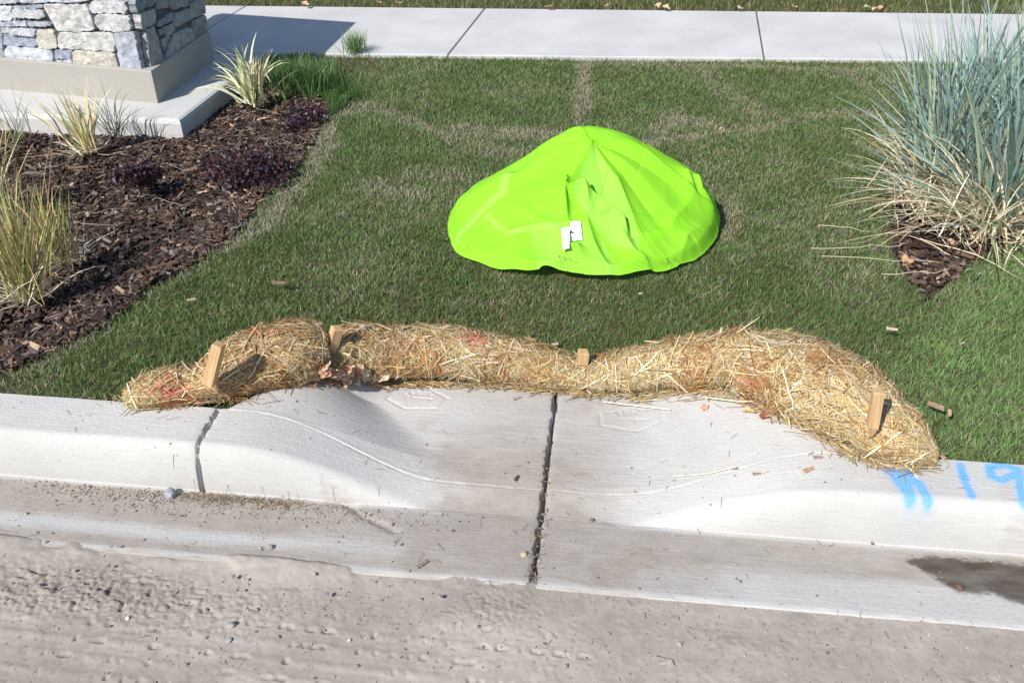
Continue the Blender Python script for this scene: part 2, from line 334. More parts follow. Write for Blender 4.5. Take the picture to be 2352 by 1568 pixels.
    left = sst((-.20 - A) / .55); stripe = np.exp(-((B + .375 + .05 * (fbm(A * 3, B * 0, 82, 3) - .5)) / .038) ** 2) * (A < .1)
    pd = pan * (.80 + .25 * left - 1.0 * stripe * (.25 + .75 * left))
    # the right-hand pan: swept bright strip along the outer edge
    rs = sst((A - .25) / .6) * sst((-.30 - B + .03 * (q2 - .5)) / .07) * .85; pd = pd - pan * rs
    pd = pd * (.62 + .7 * q); dirt = np.maximum(dirt * (.4 + 1.1 * q), pd + .3 * (q2 - .5) * pan)
    dirt = np.maximum(dirt, .5 * np.exp(-(dch / .02) ** 2) * q2 * 1.3)
    lip = np.exp(-((B - PANE - .012) / .012) ** 2); dirt *= 1 - .7 * lip
    dirt = np.clip(dirt + .25 * sst((fbm(A * 6, B * 6, 83, 4) - .62) * 6), 0, 1)
    wp = PP([(2085, 1290), (2125, 1276), (2180, 1282), (2600, 1312), (2600, 1470), (2352, 1402), (2280, 1378), (2230, 1372), (2190, 1362), (2150, 1338), (2120, 1316)], flat=-.145)
    ws, wt = to_k(wp[:, 0], wp[:, 1]); wpl = np.stack([ws, wt], 1); sdist = np.where(poly_in(A, B, wpl), 1, -1) * poly_dist(A, B, wpl, True)
    wet = sst(.5 + (sdist + .028 * (fbm(A * 22, B * 30, 84, 4) - .5) + .02 * (fbm(A * 90, B * 120, 85, 3) - .5)) / .022) * (.62 + .5 * q2)
    pst = [([(2098, 1052), (2112, 1075), (2085, 1090), (2040, 1083)], .011), ([(2048, 1075), (2062, 1105), (2092, 1140)], .013), ([(2065, 1088), (2082, 1108), (2090, 1140)], .013),
           ([(2080, 1098), (2110, 1110), (2132, 1145)], .012), ([(2205, 1070), (2215, 1105), (2232, 1138)], .010), ([(2338, 1080), (2305, 1070), (2272, 1074), (2275, 1094), (2300, 1103), (2335, 1090), (2340, 1082), (2342, 1120), (2352, 1155)], .0105), ([(2412, 1075), (2440, 1100), (2420, 1150)], .010)]
    paint = np.zeros(A.shape)
    for pl, wd in pst:
        k = strokes_px([pl], flat=-.004)[0]; d = poly_dist(A, B, k) * (1 + .25 * (vnoise(A * 30, B * 30, 90) - .5)); paint = np.maximum(paint, np.exp(-(d / (wd * 1.15)) ** 4) * .95 + .20 * np.exp(-(d / (wd * 1.9)) ** 2))
    dirt = np.where(paint > .3, dirt * .3, dirt)
    keep = (B < .004) | in_apron(A, B)
    Fq = grid_faces(len(ss), len(tt)); kf = keep.ravel()[Fq].all(1)
    V = np.stack([A, B + BD, z], -1).reshape(-1, 3)
    # back skirts so the slab has depth
    o = mesh('kerb_and_gutter', V, Fq[kf], M_CONC, extra=[('Mask', np.stack([dirt, wet, np.clip(paint, 0, 1)], -1).reshape(-1, 3))])
    o.location = (KO[0], KO[1], 0); o.rotation_euler = (0, 0, KA); tag(o, kind='structure')
kerb()
def skirt():   # back face of the kerb below the lawn
    s = np.array([-60, -.85]); s2 = np.array([.95, 60]); V = []; Fq = []
    for k in (s, s2):
        for a in k:
            for zz in (-.002, -.3): V.append((*from_k(a, .004), zz))
    mesh('kerb_back', V, [[0, 1, 3, 2], [4, 5, 7, 6]], M_CONC)
    tag(bpy.context.scene.objects['kerb_back'], kind='structure')
skirt()

# ------------------------------------------------------------------ sidewalk slabs, pillar pad
def slab_mesh(polys, z1, z0, bev=.012):
    V, Fq = [], []
    for p in polys:
        p = np.array(p); c = p.mean(0); n = len(p)
        L = []
        for inset, z in ((0, z0), (0, z1 - bev), (bev * .35, z1 - bev * .3), (bev, z1)):
            q = []
            for i in range(n):
                a, b_, d = p[i - 1], p[i], p[(i + 1) % n]; e1 = unit(b_ - a); e2 = unit(d - b_); n1 = np.array([-e1[1], e1[0]]); n2 = np.array([-e2[1], e2[0]]); m = (n1 + n2) / (1 + n1 @ n2)
                q.append((*(b_ + m * inset), z))
            L.append(q)
        o = len(V)
        for q in L: V += q
        for k in range(3):
            for i in range(n): Fq.append([o + k * n + i, o + k * n + (i + 1) % n, o + (k + 1) * n + (i + 1) % n, o + (k + 1) * n + i])
        Fq.append([o + 3 * n + i for i in range(n)])
    return V, Fq
jx = [-9.7, -7.8, -5.9, -4.0, -2.11, -.392, 1.525, 3.43, 5.3, 7.2, 9.1]
polys = []
for a, b_ in zip(jx[:-1], jx[1:]):
    g = .004 if b_ < 1 else .005; k = .175
    polys.append([(a + g, WNEAR(a)), (b_ - g, WNEAR(b_)), (b_ - g + k * 1.13, WFAR(b_ + .2)), (a + g + k * 1.13, WFAR(a + .2))])
V, Fq = slab_mesh(polys, .0, -.12, .007); tag(mesh('sidewalk', V, Fq, M_WALK, smooth_=False), kind='structure')
PADP = [tuple(PAD[0]), tuple(PAD[1]), (PAD[2][0], WNEAR(-1.5) - .006), (-4.4, WNEAR(-4.4) - .006)]
V, Fq = slab_mesh([PADP], .0, -.16, .022); tag(mesh('concrete_pad', V, Fq, M_PAD, smooth_=False), kind='structure')

# ------------------------------------------------------------------ stone pillar
def pillar():
    root = empty('stone_pillar', (-2.3, 5.2, 0)); tag(root, 'square pillar of grey fieldstone on a concrete plinth', 'pillar'); off = np.array([2.3, -5.2, 0])
    A = np.array([-1.877, 4.776]); e1 = unit(np.array([.946, -.235])); e2 = unit(np.array([.097, .758])); W, D = 1.02, .762; BH = .172; H = .97
    def quad(ins, W_=W): a = A - e1 * ins + e2 * ins; return [a - e1 * (W_ - 2 * ins), a, a + e2 * (D - 2 * ins), a - e1 * (W_ - 2 * ins) + e2 * (D - 2 * ins)]
    def box(name, q, z0, z1, mat, bev, col=None):
        V, Fq = slab_mesh([[tuple(p) for p in q]], z1, z0, bev); V = np.array(V) + off; return mesh(name, V, Fq, mat, root, col=col, smooth_=False)
    box('base', quad(0), -.05, BH, M_BASE, .006)
    box('mortar', quad(.058), BH - .01, H, M_SOIL, .004, col=np.array([.19, .18, .175]))
    box('cap', quad(.01), H, H + .07, M_BASE, .01)
    def facemap(side):
        if side == 0: o = A - e1 * .058 + e2 * .058; ex = e1; nrm = np.array([e1[1], -e1[0]])
        else: o = A - e1 * .058 + e2 * .058; ex = e2; nrm = np.array([e2[1], -e2[0]])
        def px(u, v):
            d = ray(u, v); k = (o @ nrm) / (d[:2] @ nrm); pt = k * d; return ((pt[:2] - o) @ ex, CAM_H + pt[2])
        return o, ex, nrm, px
    pal = [(.40, .42, .46), (.46, .47, .50), (.32, .34, .38), (.40, .41, .41), (.27, .30, .36), (.44, .46, .49), (.42, .42, .40)]
    def stone(side, poly, c=None, deep=None):
        o, ex, nrm, px = facemap(side); q = np.array(poly); q = resample(np.vstack([q, q[:1]]), 45)[:-1]; cen = q.mean(0)
        q = smooth(np.vstack([q[-3:], q, q[:3]]), 3, 1)[3:-3]; q = cen + (q - cen) * 1.05 + RNG.normal(0, .0028, q.shape); d = deep or random.uniform(.026, .044); V = []
        R = [(1, -.01), (1, d * .80), (.985, d * .95), (.955, d), (.75, d * 1.01), (.45, d * 1.0), (.15, d * 1.01)]
        for rr, dd in R:
            w_ = cen + (q - cen) * rr; jit = (fbm(w_[:, 0] * 22 + side * 9, w_[:, 1] * 22, 101, 3) - .5) * (.016 if dd > d * .7 else .004)
            for i in range(len(q)): p2 = o + ex * w_[i, 0] + nrm * (dd + jit[i]); V.append((p2[0], p2[1], w_[i, 1]))
        nq = len(q); Fq = grid_faces(len(R), nq, True); p2 = o + ex * cen[0] + nrm * d; V.append((p2[0], p2[1], cen[1])); b0 = (len(R) - 1) * nq
        tri = np.array([[b0 + i, b0 + (i + 1) % nq, len(V) - 1] for i in range(nq)])
        c = np.array(c or random.choice(pal)) * random.uniform(.9, 1.1); mesh('stone', np.array(V) + off, [Fq, tri], M_STONE, root, col=c, smooth_=False)
    z2 = lambda L: [(a * .36, b_ * .36) for a, b_ in L]
    tan = (.43, .41, .36)
    front = [([(0, 150), (30, 150), (60, 410), (-60, 415), (-60, 150)], (.27, .30, .35)), ([(65, 290), (350, 310), (372, 380), (300, 420), (80, 412), (62, 350)], None), ([(370, 308), (480, 312), (475, 368), (372, 366)], None),
     ([(385, 375), (480, 374), (488, 410), (440, 435), (390, 430)], None), ([(492, 312), (740, 324), (775, 435), (495, 430)], tan), ([(748, 205), (880, 195), (925, 438), (800, 443)], (.36, .38, .44)), ([(402, 195), (740, 202), (752, 316), (402, 298)], (.40, .40, .38)),
     ([(265, 185), (370, 185), (390, 285), (370, 303), (270, 300)], tan), ([(38, 212), (250, 225), (258, 285), (240, 292), (45, 280)], None), ([(92, 170), (245, 174), (258, 210), (240, 220), (92, 208)], None), ([(25, 168), (84, 170), (84, 203), (30, 203)], None),
     ([(-60, 132), (100, 132), (105, 158), (-60, 158)], None), ([(115, 120), (190, 125), (195, 158), (115, 155)], None), ([(205, 127), (330, 132), (355, 150), (320, 160), (205, 155)], None), ([(300, 22), (575, 25), (632, 170), (590, 190), (395, 186)], (.41, .41, .40)),
     ([(632, 87), (835, 87), (860, 185), (760, 192), (650, 180)], None), ([(600, 8), (820, 3), (830, 75), (600, 75)], (.46, .46, .47)), ([(105, 52), (290, 57), (312, 90), (285, 110), (105, 105)], None), ([(-60, 30), (95, 35), (100, 123), (-60, 125)], None),
     ([(103, 30), (288, 26), (290, 46), (110, 48)], None), ([(-60, -15), (140, -5), (140, 14), (-60, 20)], None), ([(152, -38), (580, -28), (585, 6), (152, 12)], None)]
    o, ex, nrm, px = facemap(0)
    for pl, c in front: stone(0, [px(a, b_) for a, b_ in z2(pl)], c)
    right = [[(893, 205), (958, 165), (1010, 398), (940, 435)], [(855, 85), (955, 58), (962, 145), (872, 190)], [(968, 135), (1062, 75), (1068, 128), (968, 172)], [(1077, 92), (1180, 52), (1203, 120), (1083, 172)], [(1012, 172), (1076, 142), (1082, 198), (1018, 232)],
             [(968, 188), (1005, 180), (1000, 218), (978, 225)], [(1198, 132), (1285, 98), (1308, 213), (1222, 264)], [(1062, 217), (1188, 174), (1214, 262), (1024, 380)], [(992, 250), (1052, 228), (1018, 325), (1002, 290)], [(1182, 20), (1272, 0), (1280, 85), (1195, 118)], [(1050, 0), (1172, -10), (1174, 40), (1062, 62)], [(830, 0), (930, -25), (945, 30), (845, 72)], [(965, 5), (1040, -20), (1045, 50), (968, 60)]]
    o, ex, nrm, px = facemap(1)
    for pl in right: stone(1, [px(a, b_) for a, b_ in z2(pl)], random.choice([(.22, .24, .27), (.30, .31, .31), (.27, .27, .25)]))  # darker stone colours: the shade of the right face is painted in
    # rows above and to the left of the frame
    def rows(side, x0, x1, z0, z1):
        z = z0
        while z < z1 - .03:
            h = min(random.uniform(.07, .13), z1 - z); x = x0
            while x < x1 - .03:
                w_ = min(random.uniform(.1, .26), x1 - x); j = lambda: random.uniform(-.006, .006)
                stone(side, [(x + .008 + j(), z + .008 + j()), (x + w_ - .008 + j(), z + .008 + j()), (x + w_ - .008 + j(), z + h - .008 + j()), (x + .008 + j(), z + h - .008 + j())]); x += w_
            z += h
    rows(0, -.90, -.0, .56, .99); rows(1, .0, .64, .45, .99)
pillar()

# ------------------------------------------------------------------ straw wattle path (pixel, radius)
WP = [(282, 930, .008), (300, 920, .030), (335, 905, .048), (380, 895, .060), (430, 893, .058), (470, 882, .062), (520, 862, .085), (570, 842, .098), (630, 825, .108), (690, 815, .108), (730, 812, .092), (752, 812, .066), (775, 812, .078), (820, 812, .093), (900, 814, .099), (1000, 820, .098), (1100, 832, .093), (1200, 850, .084),
      (1280, 864, .072), (1335, 872, .064), (1400, 868, .070), (1500, 856, .085), (1600, 845, .098), (1690, 835, .108), (1722, 832, .100), (1760, 838, .113), (1830, 862, .122), (1900, 897, .124), (1960, 932, .118), (2010, 965, .104), (2055, 995, .086), (2100, 1022, .062), (2128, 1040, .036), (2150, 1052, .010)]
_w = []
for u, v, r in WP:
    if u < 560: v -= 6; r *= .93
    elif u < 780: v -= 10; r *= .93
    elif u < 1700: v -= 14; r *= .85
    q = P(u, v, r * .66); _w.append((*q, r))
NW = 700
WL = resample(smooth(resample(_w, 240), 7, 2), NW); _w = np.array(_w)
WT = unit(np.gradient(WL[:, :3], axis=0)); WS = unit(np.cross(WT, [0, 0, 1.])); WU = np.cross(WS, WT)   # WS: side (towards the street)
WLEN = np.r_[0, np.cumsum(np.linalg.norm(np.diff(WL[:, :3], axis=0), axis=1))]
def wsurf(a, phi, off=0.):
    """a in [0, length], phi: 0 = street side, pi/2 = top"""
    a = np.clip(a, 0, WLEN[-1]); g = lambda arr: np.stack([np.interp(a, WLEN, arr[:, i]) for i in range(arr.shape[1])], -1)
    c = g(WL[:, :3]); r = np.interp(a, WLEN, WL[:, 3]); s = g(WS); u = g(WU)
    lump = 1 + .17 * (fbm(a * 9 + 3, np.cos(phi) * 1.6 + 5 + np.sin(phi), 130, 3) - .5) + .09 * (fbm(a * 40, phi * 4, 131, 3) - .5) * 2
    for p0, dep, wd in CREASE:
        a0 = np.interp(p0, [q[0] for q in WP], WPA); lump = lump - dep * np.exp(-((a - a0 + .03 * np.cos(phi)) / wd) ** 2)
    rr = (r * lump + off)[..., None]
    p = c + s * np.cos(phi)[..., None] * rr * 1.06 + u * np.sin(phi)[..., None] * rr * .92
    nrm = unit(s * np.cos(phi)[..., None] + u * np.sin(phi)[..., None])
    gz = G(p[..., 0], p[..., 1]) + .002; p[..., 2] = np.maximum(p[..., 2], gz + .0 * off); return p, nrm
_d = [np.argmin(np.linalg.norm(WL[:, :3] - q[:3], axis=1)) for q in _w]; WPA = WLEN[_d]
CREASE = [(452, .22, .03), (752, .42, .026), (1335, .10, .05), (1724, .20, .022), (2015, .16, .03)]
def red_mask(x, y):
    m = 0
    for u, v, r in [(385, 878, .030), (1085, 806, .045), (985, 862, .038), (1700, 897, .035), (575, 795, .035), (1870, 850, .025)]:
        q = P(u, v, .09); m = np.maximum(m, (.45 if u in (385, 575, 1870) else 1.) * np.exp(-(((x - q[0]) / r) ** 2 + ((y - q[1]) / (r * .8)) ** 2) ** 1.5))
    return m
def straw_col(N, x, y, a):
    pal = np.array([(.72, .57, .31), (.80, .69, .46), (.62, .46, .22), (.50, .37, .18), (.86, .80, .64), (.40, .36, .20), (.68, .50, .22)]); c = pal[RNG.choice(len(pal), N, p=[.25, .2, .18, .1, .12, .06, .09])] * np.array([.88, .84, .78]) * RNG.uniform(.45, 1.2, (N, 1))
    rust = .06 + .50 * sst((fbm(x * 7, y * 9, 140, 3) - .47) * 4); rust = np.where(x > .5, rust * 1.15, rust)
    k = RNG.random(N) < rust; c[k] = np.array([.40, .215, .085]) * RNG.uniform(.6, 1.25, (k.sum(), 1))
    k = RNG.random(N) < red_mask(x, y) * .7; c[k] = np.array([.62, .19, .13]) * RNG.uniform(.7, 1.2, (k.sum(), 1)); return c
def wattle():
    root = empty('straw_wattle', tuple(WL[350, :3] * [1, 1, 0])); off = -np.array(root.location); tag(root, 'long netted straw wattle curving along the kerb cut, with rusty and red stained patches', 'straw wattle')
    na, npn = 620, 72; a = np.linspace(0, WLEN[-1], na); ph = np.linspace(0, 2 * math.pi, npn, endpoint=False); A, Ph = np.meshgrid(a, ph, indexing='ij')
    endt = np.minimum(sst((A + .001) / .03), sst((WLEN[-1] - A + .001) / .03)); p, n = wsurf(A, Ph, -.006); c0 = np.stack([np.interp(A, WLEN, WL[:, i]) for i in range(3)], -1); p = c0 + (p - c0) * (.15 + .85 * endt[..., None])
    f = fbm(A * 60, Ph * 12, 150, 3)[..., None]; c = np.array([.10, .06, .03]) + np.array([.22, .15, .07]) * f
    mesh('core', (p + off).reshape(-1, 3), grid_faces(na, npn, True), M_CORE, root, col=c.reshape(-1, 3))
    parts = []
    # straws laid over the roll in every direction, a few sticking out
    def layer(N, l0, l1, w0, w1, o0, o1, spread, stick=0., red=None):
        a = RNG.uniform(.0, WLEN[-1], N); ph = RNG.uniform(-.55, math.pi * .98, N); L = RNG.uniform(l0, l1, N); th = RNG.normal(0, spread, N) + np.where(RNG.random(N) < .25, math.pi / 2, 0)
        K = 5; tt = np.linspace(-.5, .5, K)[None]; r = np.interp(a, WLEN, WL[:, 3])
        aa = a[:, None] + np.cos(th)[:, None] * L[:, None] * tt; pp = ph[:, None] + np.sin(th)[:, None] * L[:, None] * tt / np.maximum(r[:, None], .05)
        offs = RNG.uniform(o0, o1, N)[:, None] + (np.abs(tt) * 2) ** 2 * RNG.uniform(-.004, .006 + stick, N)[:, None]
        p, n = wsurf(aa, pp, offs); p = p + RNG.normal(0, .0008, (N, 1, 3)); mid = p[:, K // 2]; T = unit(p[:, -1] - p[:, 0]); sd = unit(np.cross(n[:, K // 2], T)); tw = RNG.normal(0, .35, N)[:, None]; sd = unit(sd + n[:, K // 2] * tw)
        W = RNG.uniform(w0, w1, N)[:, None] * np.ones((1, K)) * .5; W = W * np.array([.55, 1, 1, 1, .6])[None]
        parts.append(ribbons(p, W, sd, straw_col(N, mid[:, 0], mid[:, 1], a)))
    layer(19000, .012, .05, .0014, .0028, -.003, .004, .75)
    layer(12000, .02, .08, .0018, .0036, .0, .007, .6)
    layer(1500, .04, .12, .0024, .0046, .004, .012, .55, .010)
    # fine rusty fibres
    layer(11000, .02, .07, .0008, .0014, .0, .010, .9, .006)
    V, Fq, c = merge(parts); o = mesh('straw_strands', V + off, Fq, M_STRAW, root, col=c); tag(o, kind='stuff')
    # netting
    parts = []; K = 500; a = np.linspace(.02, WLEN[-1] - .02, K)
    for sgn in (-1, 1):
        for k in range(9):
            ph = sgn * a * 9.5 + k * 2 * math.pi / 9; ok = np.ones(K, bool); p, n = wsurf(a, ph % (2 * math.pi), .007 + .003 * np.sin(a * 90 + k)); T = unit(np.gradient(p, axis=0)); sd = unit(np.cross(n, T)); z = p[:, 2] - G(p[:, 0], p[:, 1]); run = z > .008
            idx = np.where(run[:-1] & run[1:])[0]; C = np.stack([p[idx], p[idx + 1]], 1); parts.append(ribbons(C, np.full((len(idx), 2), .00055), np.stack([sd[idx], sd[idx + 1]], 1), np.tile(np.array([[.55, .60, .52]]), (len(idx), 1))))
    V, Fq, c = merge(parts); mesh('netting', V + off, Fq, M_STRAW, root, col=c)
    # loose straw shed round the foot of the roll
    N = 2600; a = RNG.uniform(0, WLEN[-1], N); g = lambda i: np.interp(a, WLEN, WL[:, i]); r = g(3); side = np.where(RNG.random(N) < .82, 1, -1); sx = np.interp(a, WLEN, WS[:, 0]); sy = np.interp(a, WLEN, WS[:, 1])
    rr = side * (r * .74 + np.abs(RNG.normal(0, .013, N)) * np.interp(a, WLEN, np.where((np.array([WL[:, 0]])[0] > .2), 1.6, .8)) * np.where(side > 0, 1, .6)); x = g(0) + sx * rr; y = g(1) + sy * rr; th = np.interp(a, WLEN, np.arctan2(WT[:, 1], WT[:, 0])) + RNG.normal(0, .5, N)
    # fan at the right-hand end
    k = RNG.random(N) < .14; e = P(2035, 1050, .0); x[k] = e[0] + RNG.normal(0, .07, k.sum()); y[k] = e[1] + .01 + RNG.normal(0, .022, k.sum()); th[k] = RNG.uniform(0, 6.28, k.sum())
    e2 = P(430, 925, 0.); k2 = RNG.random(N) < .06; x[k2] = e2[0] + RNG.normal(0, .10, k2.sum()); y[k2] = e2[1] + .015 + RNG.normal(0, .012, k2.sum())
    L = RNG.uniform(.015, .075, N); tt = np.linspace(-.5, .5, 3)[None]; px_ = x[:, None] + np.cos(th)[:, None] * L[:, None] * tt; py_ = y[:, None] + np.sin(th)[:, None] * L[:, None] * tt
    pz = G(px_, py_) + .003 + RNG.uniform(0, .012, N)[:, None]; C = np.stack([px_, py_, pz], -1); W = RNG.uniform(.0008, .002, N)[:, None] * np.ones((1, 3))
    V, Fq, c = prisms(C, W, np.tile([[0, 0, 1.]], (N, 1)), straw_col(N, x, y, a) * .9); tag(mesh('loose_straw', V, Fq, M_STRAW, col=c), kind='stuff')
    # the long straws that stand out
    N = 0
wattle()

# ------------------------------------------------------------------ safety vest
VO = [(1032, 530), (1036, 545), (1050, 572), (1095, 592), (1145, 612), (1185, 618), (1215, 628), (1250, 626), (1320, 632), (1400, 634), (1460, 626), (1520, 614), (1560, 602), (1605, 580), (1632, 555), (1652, 522)]
def vest():
    front = [P(u, v, .012) for u, v in VO]
    ctrl = [(*p[:2], .012 + (.010 if 1150 < VO[i][0] < 1500 else 0)) for i, p in enumerate(front)]
    back = [(.845, 3.48, .02), (.80, 3.62, .02), (.68, 3.76, .02), (.48, 3.88, .02), (.25, 3.92, .02), (.03, 3.86, .02), (-.12, 3.74, .02), (-.22, 3.58, .02), (-.258, 3.42, .02)]
    ctrl += back
    sil = [(1335, 297, 3.46), (1310, 305, 3.46), (1370, 300, 3.46), (1410, 306, 3.46), (1450, 318, 3.46), (1500, 343, 3.46), (1545, 372, 3.45), (1585, 398, 3.43), (1618, 432, 3.42), (1640, 470, 3.38), (1270, 325, 3.46), (1225, 360, 3.45), (1190, 398, 3.44), (1160, 406, 3.43), (1110, 432, 3.42), (1068, 462, 3.40), (1046, 494, 3.36)]
    ctrl += [tuple(at_y(*q)) for q in sil]
    inner = [(1335, 400, 3.33), (1335, 470, 3.22), (1420, 450, 3.24), (1500, 460, 3.26), (1560, 480, 3.27), (1430, 540, 3.12), (1500, 545, 3.12), (1230, 460, 3.24), (1150, 490, 3.24), (1100, 520, 3.23), (1200, 540, 3.12), (1340, 560, 3.06), (1420, 595, 3.01), (1260, 590, 3.02), (1130, 570, 3.10), (1560, 555, 3.12)]
    ctrl += [tuple(at_y(*q)) for q in inner]
    ctrl = np.array(ctrl); n = len(ctrl); D = np.hypot(ctrl[:, None, 0] - ctrl[None, :, 0], ctrl[:, None, 1] - ctrl[None, :, 1]); Kf = lambda d: -np.sqrt(d * d + .02 ** 2)
    M = np.block([[Kf(D) - np.eye(n) * .004, np.ones((n, 1))], [np.ones((1, n)), np.zeros((1, 1))]]); wts = np.linalg.solve(M, np.r_[ctrl[:, 2], 0])
    def base(x, y):
        z = np.full(np.shape(x), wts[-1])
        for i in range(n): z = z + wts[i] * Kf(np.hypot(x - ctrl[i, 0], y - ctrl[i, 1]))
        return z
    def hit(u, v, fn, dz=0.):
        d = ray(u, v); ks = np.linspace(2.6, 4.6, 500) / d[1]; pts = ks[:, None] * d[None]; zz = CAM_H + pts[:, 2] - fn(pts[:, 0], pts[:, 1]) - dz; i = np.argmax(zz < 0)
        return np.array([pts[i, 0], pts[i, 1], CAM_H + pts[i, 2]])
    FO = [  # ridge lines in the photo: points, height, width on the sunny side, width on the shaded side
        ([(1360, 340), (1335, 400), (1300, 455)], .020, .07, .016), ([(1300, 440), (1296, 480), (1302, 520)], .018, .03, .010), ([(1300, 472), (1338, 468), (1350, 500)], .026, .02, .018), ([(1338, 468), (1390, 500), (1432, 535), (1440, 560)], .026, .045, .010),
        ([(1345, 330), (1420, 430), (1475, 560)], .007, .10, .012), ([(1365, 325), (1430, 400), (1400, 480)], .004, .05, .02), ([(1480, 360), (1560, 430), (1600, 475), (1655, 515)], .017, .10, .010), ([(1575, 405), (1590, 450), (1570, 440)], .016, .03, .010), ([(1590, 470), (1540, 530), (1480, 555)], .009, .04, .010),
        ([(1230, 496), (1300, 488)], .010, .04, .010), ([(1140, 560), (1220, 540), (1290, 520)], .010, .06, .020), ([(1240, 612), (1300, 592), (1330, 578)], .020, .05, .008), ([(1345, 515), (1365, 570), (1395, 610)], .012, .05, .012), ([(1420, 545), (1460, 590), (1500, 612)], .013, .05, .010), ([(1170, 420), (1120, 500), (1060, 550)], .008, .05, .05), ([(1250, 400), (1200, 500), (1180, 560)], .005, .06, .03), ([(1180, 480), (1230, 520), (1290, 550)], .007, .03, .02),
        ([(1400, 520), (1540, 490)], .003, .03, .012), ([(1120, 585), (1200, 560)], .007, .03, .02), ([(1290, 420), (1270, 470), (1250, 500)], .006, .04, .02), ([(1560, 600), (1580, 550), (1630, 530)], .010, .04, .015), ([(1640, 500), (1610, 460), (1600, 420)], .020, .03, .010)]
    FL = [([hit(u, v, base)[:2] for u, v in pl], h, a, b_) for pl, h, a, b_ in FO]
    def surf(x, y):
        z = base(x, y)
        for pl, h, wa, wb in FL:
            d = np.full(np.shape(x), 9.); sg = np.zeros(np.shape(x)); tot = sum(np.hypot(*(pl[i + 1] - pl[i])) for i in range(len(pl) - 1)); acc = 0; al = np.zeros(np.shape(x))
            for i in range(len(pl) - 1):
                a, b_ = pl[i], pl[i + 1]; e = b_ - a; L = np.hypot(*e); hh = np.clip(((x - a[0]) * e[0] + (y - a[1]) * e[1]) / L ** 2, 0, 1); qx, qy = a[0] + hh * e[0], a[1] + hh * e[1]; dd = np.hypot(x - qx, y - qy)
                nx, ny = x - qx, y - qy; m = dd < d; d = np.where(m, dd, d); sg = np.where(m, nx * .64 + ny * .77, sg); al = np.where(m, (acc + hh * L) / tot, al); acc += L
            wd = wb + (wa - wb) * sst(.5 - sg / (d + .002) * .9); z = z + (2.3 if h >= .018 else 1.6) * h * np.exp(-(d / wd) ** 1.35) * (.35 + .65 * np.sin(np.clip(al, 0, 1) * math.pi) ** .5)
        return z + .004 * (fbm(x * 9, y * 9, 160, 3) - .5)
    cen = np.array([.31, 3.40]); out = np.array([p[:2] for p in front] + [b_[:2] for b_ in back]); ang = np.unwrap(np.arctan2(out[:, 1] - cen[1], out[:, 0] - cen[0])); rad = np.hypot(out[:, 0] - cen[0], out[:, 1] - cen[1])
    NT, NR = 560, 190; th = np.linspace(ang[0], ang[0] + 2 * math.pi, NT, endpoint=False); R = np.interp(th, np.r_[ang, ang[0] + 2 * math.pi], np.r_[rad, rad[0]]); R = np.array([np.mean(np.take(R, range(i - 5, i + 6), mode='wrap')) for i in range(NT)]); R += .004 * (vnoise(th * 14, th * 0, 5) - .5)
    rho = np.linspace(0, 1, NR + 1)[1:]; Rh, Th = np.meshgrid(rho, np.arange(NT), indexing='ij'); x = cen[0] + Rh * R[Th] * np.cos(th[Th]); y = cen[1] + Rh * R[Th] * np.sin(th[Th])
    z = np.maximum(surf(x, y), .004 + .012 * sst((1 - Rh) / .08)); tw_ = th[Th]; z = z + .016 * (fbm(np.cos(tw_) * 7 + 20, np.sin(tw_) * 7 + 20, 161, 3) - .5) * Rh ** 2 * (1 - sst((Rh - .9) / .1)) + .0018 * (np.abs(fbm(x * 14, y * 14, 162, 2) - .5) * -2 + .3); ta = tw_ * 1.25 + .45 * np.sin(tw_ * 2 + 1) + .25 * Rh; tri_ = np.abs((ta % 1) - .5) * 2; z = z + .022 * (1 - tri_ ** 1.3) * np.sin(np.clip(Rh, 0, 1) * math.pi) ** .8 * (.4 + .6 * (np.sin(tw_) < .3)); z = z - sst((Rh - .94) / .06) * .030
    V = np.concatenate([np.stack([x, y, z], -1).reshape(-1, 3), [[cen[0], cen[1], float(surf(np.array([cen[0]]), np.array([cen[1]]))[0])]]])
    Fq = grid_faces(NR, NT, True)[:, ::-1]; tri = np.array([[i, (i + 1) % NT, len(V) - 1] for i in range(NT)])
    # the paler double-layer panels and seams of the garment
    c = np.tile(np.array([.305, .70, .034]), (len(V), 1))
    def panel(pts, col, amt, soft=.006):
        pl = np.array([hit(u, v, surf)[:2] for u, v in pts]); dist = np.where(poly_in(V[:, 0], V[:, 1], pl), 1, -1) * poly_dist(V[:, 0], V[:, 1], pl, True); k = sst(.5 + dist / soft)[:, None] * amt; c[:] = c * (1 - k) + np.array(col) * k
    def seam(pts, col, wd, amt):
        pl = np.array([hit(u, v, surf)[:2] for u, v in pts]); k = np.exp(-(poly_dist(V[:, 0], V[:, 1], pl) / wd) ** 4)[:, None] * amt; c[:] = c * (1 - k) + np.array(col) * k
    panel([(1365, 335), (1395, 390), (1440, 470), (1470, 560), (1470, 585), (1400, 560), (1345, 500), (1320, 455), (1335, 400)], (.36, .74, .085), .9)
    panel([(1220, 540), (1300, 520), (1350, 520), (1400, 580), (1440, 628), (1250, 620), (1230, 600)], (.38, .76, .08), .7, .02)
    seam([(1175, 400), (1150, 450), (1095, 500), (1050, 545)], (.46, .80, .13), .020, .6); seam([(1120, 500), (1170, 545), (1280, 530)], (.46, .80, .12), .010, .5); seam([(1480, 560), (1560, 520), (1585, 470)], (.31, .80, .03), .014, .8)
    seam([(1380, 500), (1520, 500)], (.2, .62, .03), .004, .6); seam([(1395, 400), (1360, 490)], (.2, .62, .03), .003, .6); seam([(1385, 560), (1400, 620)], (.45, .95, .15), .007, .6)
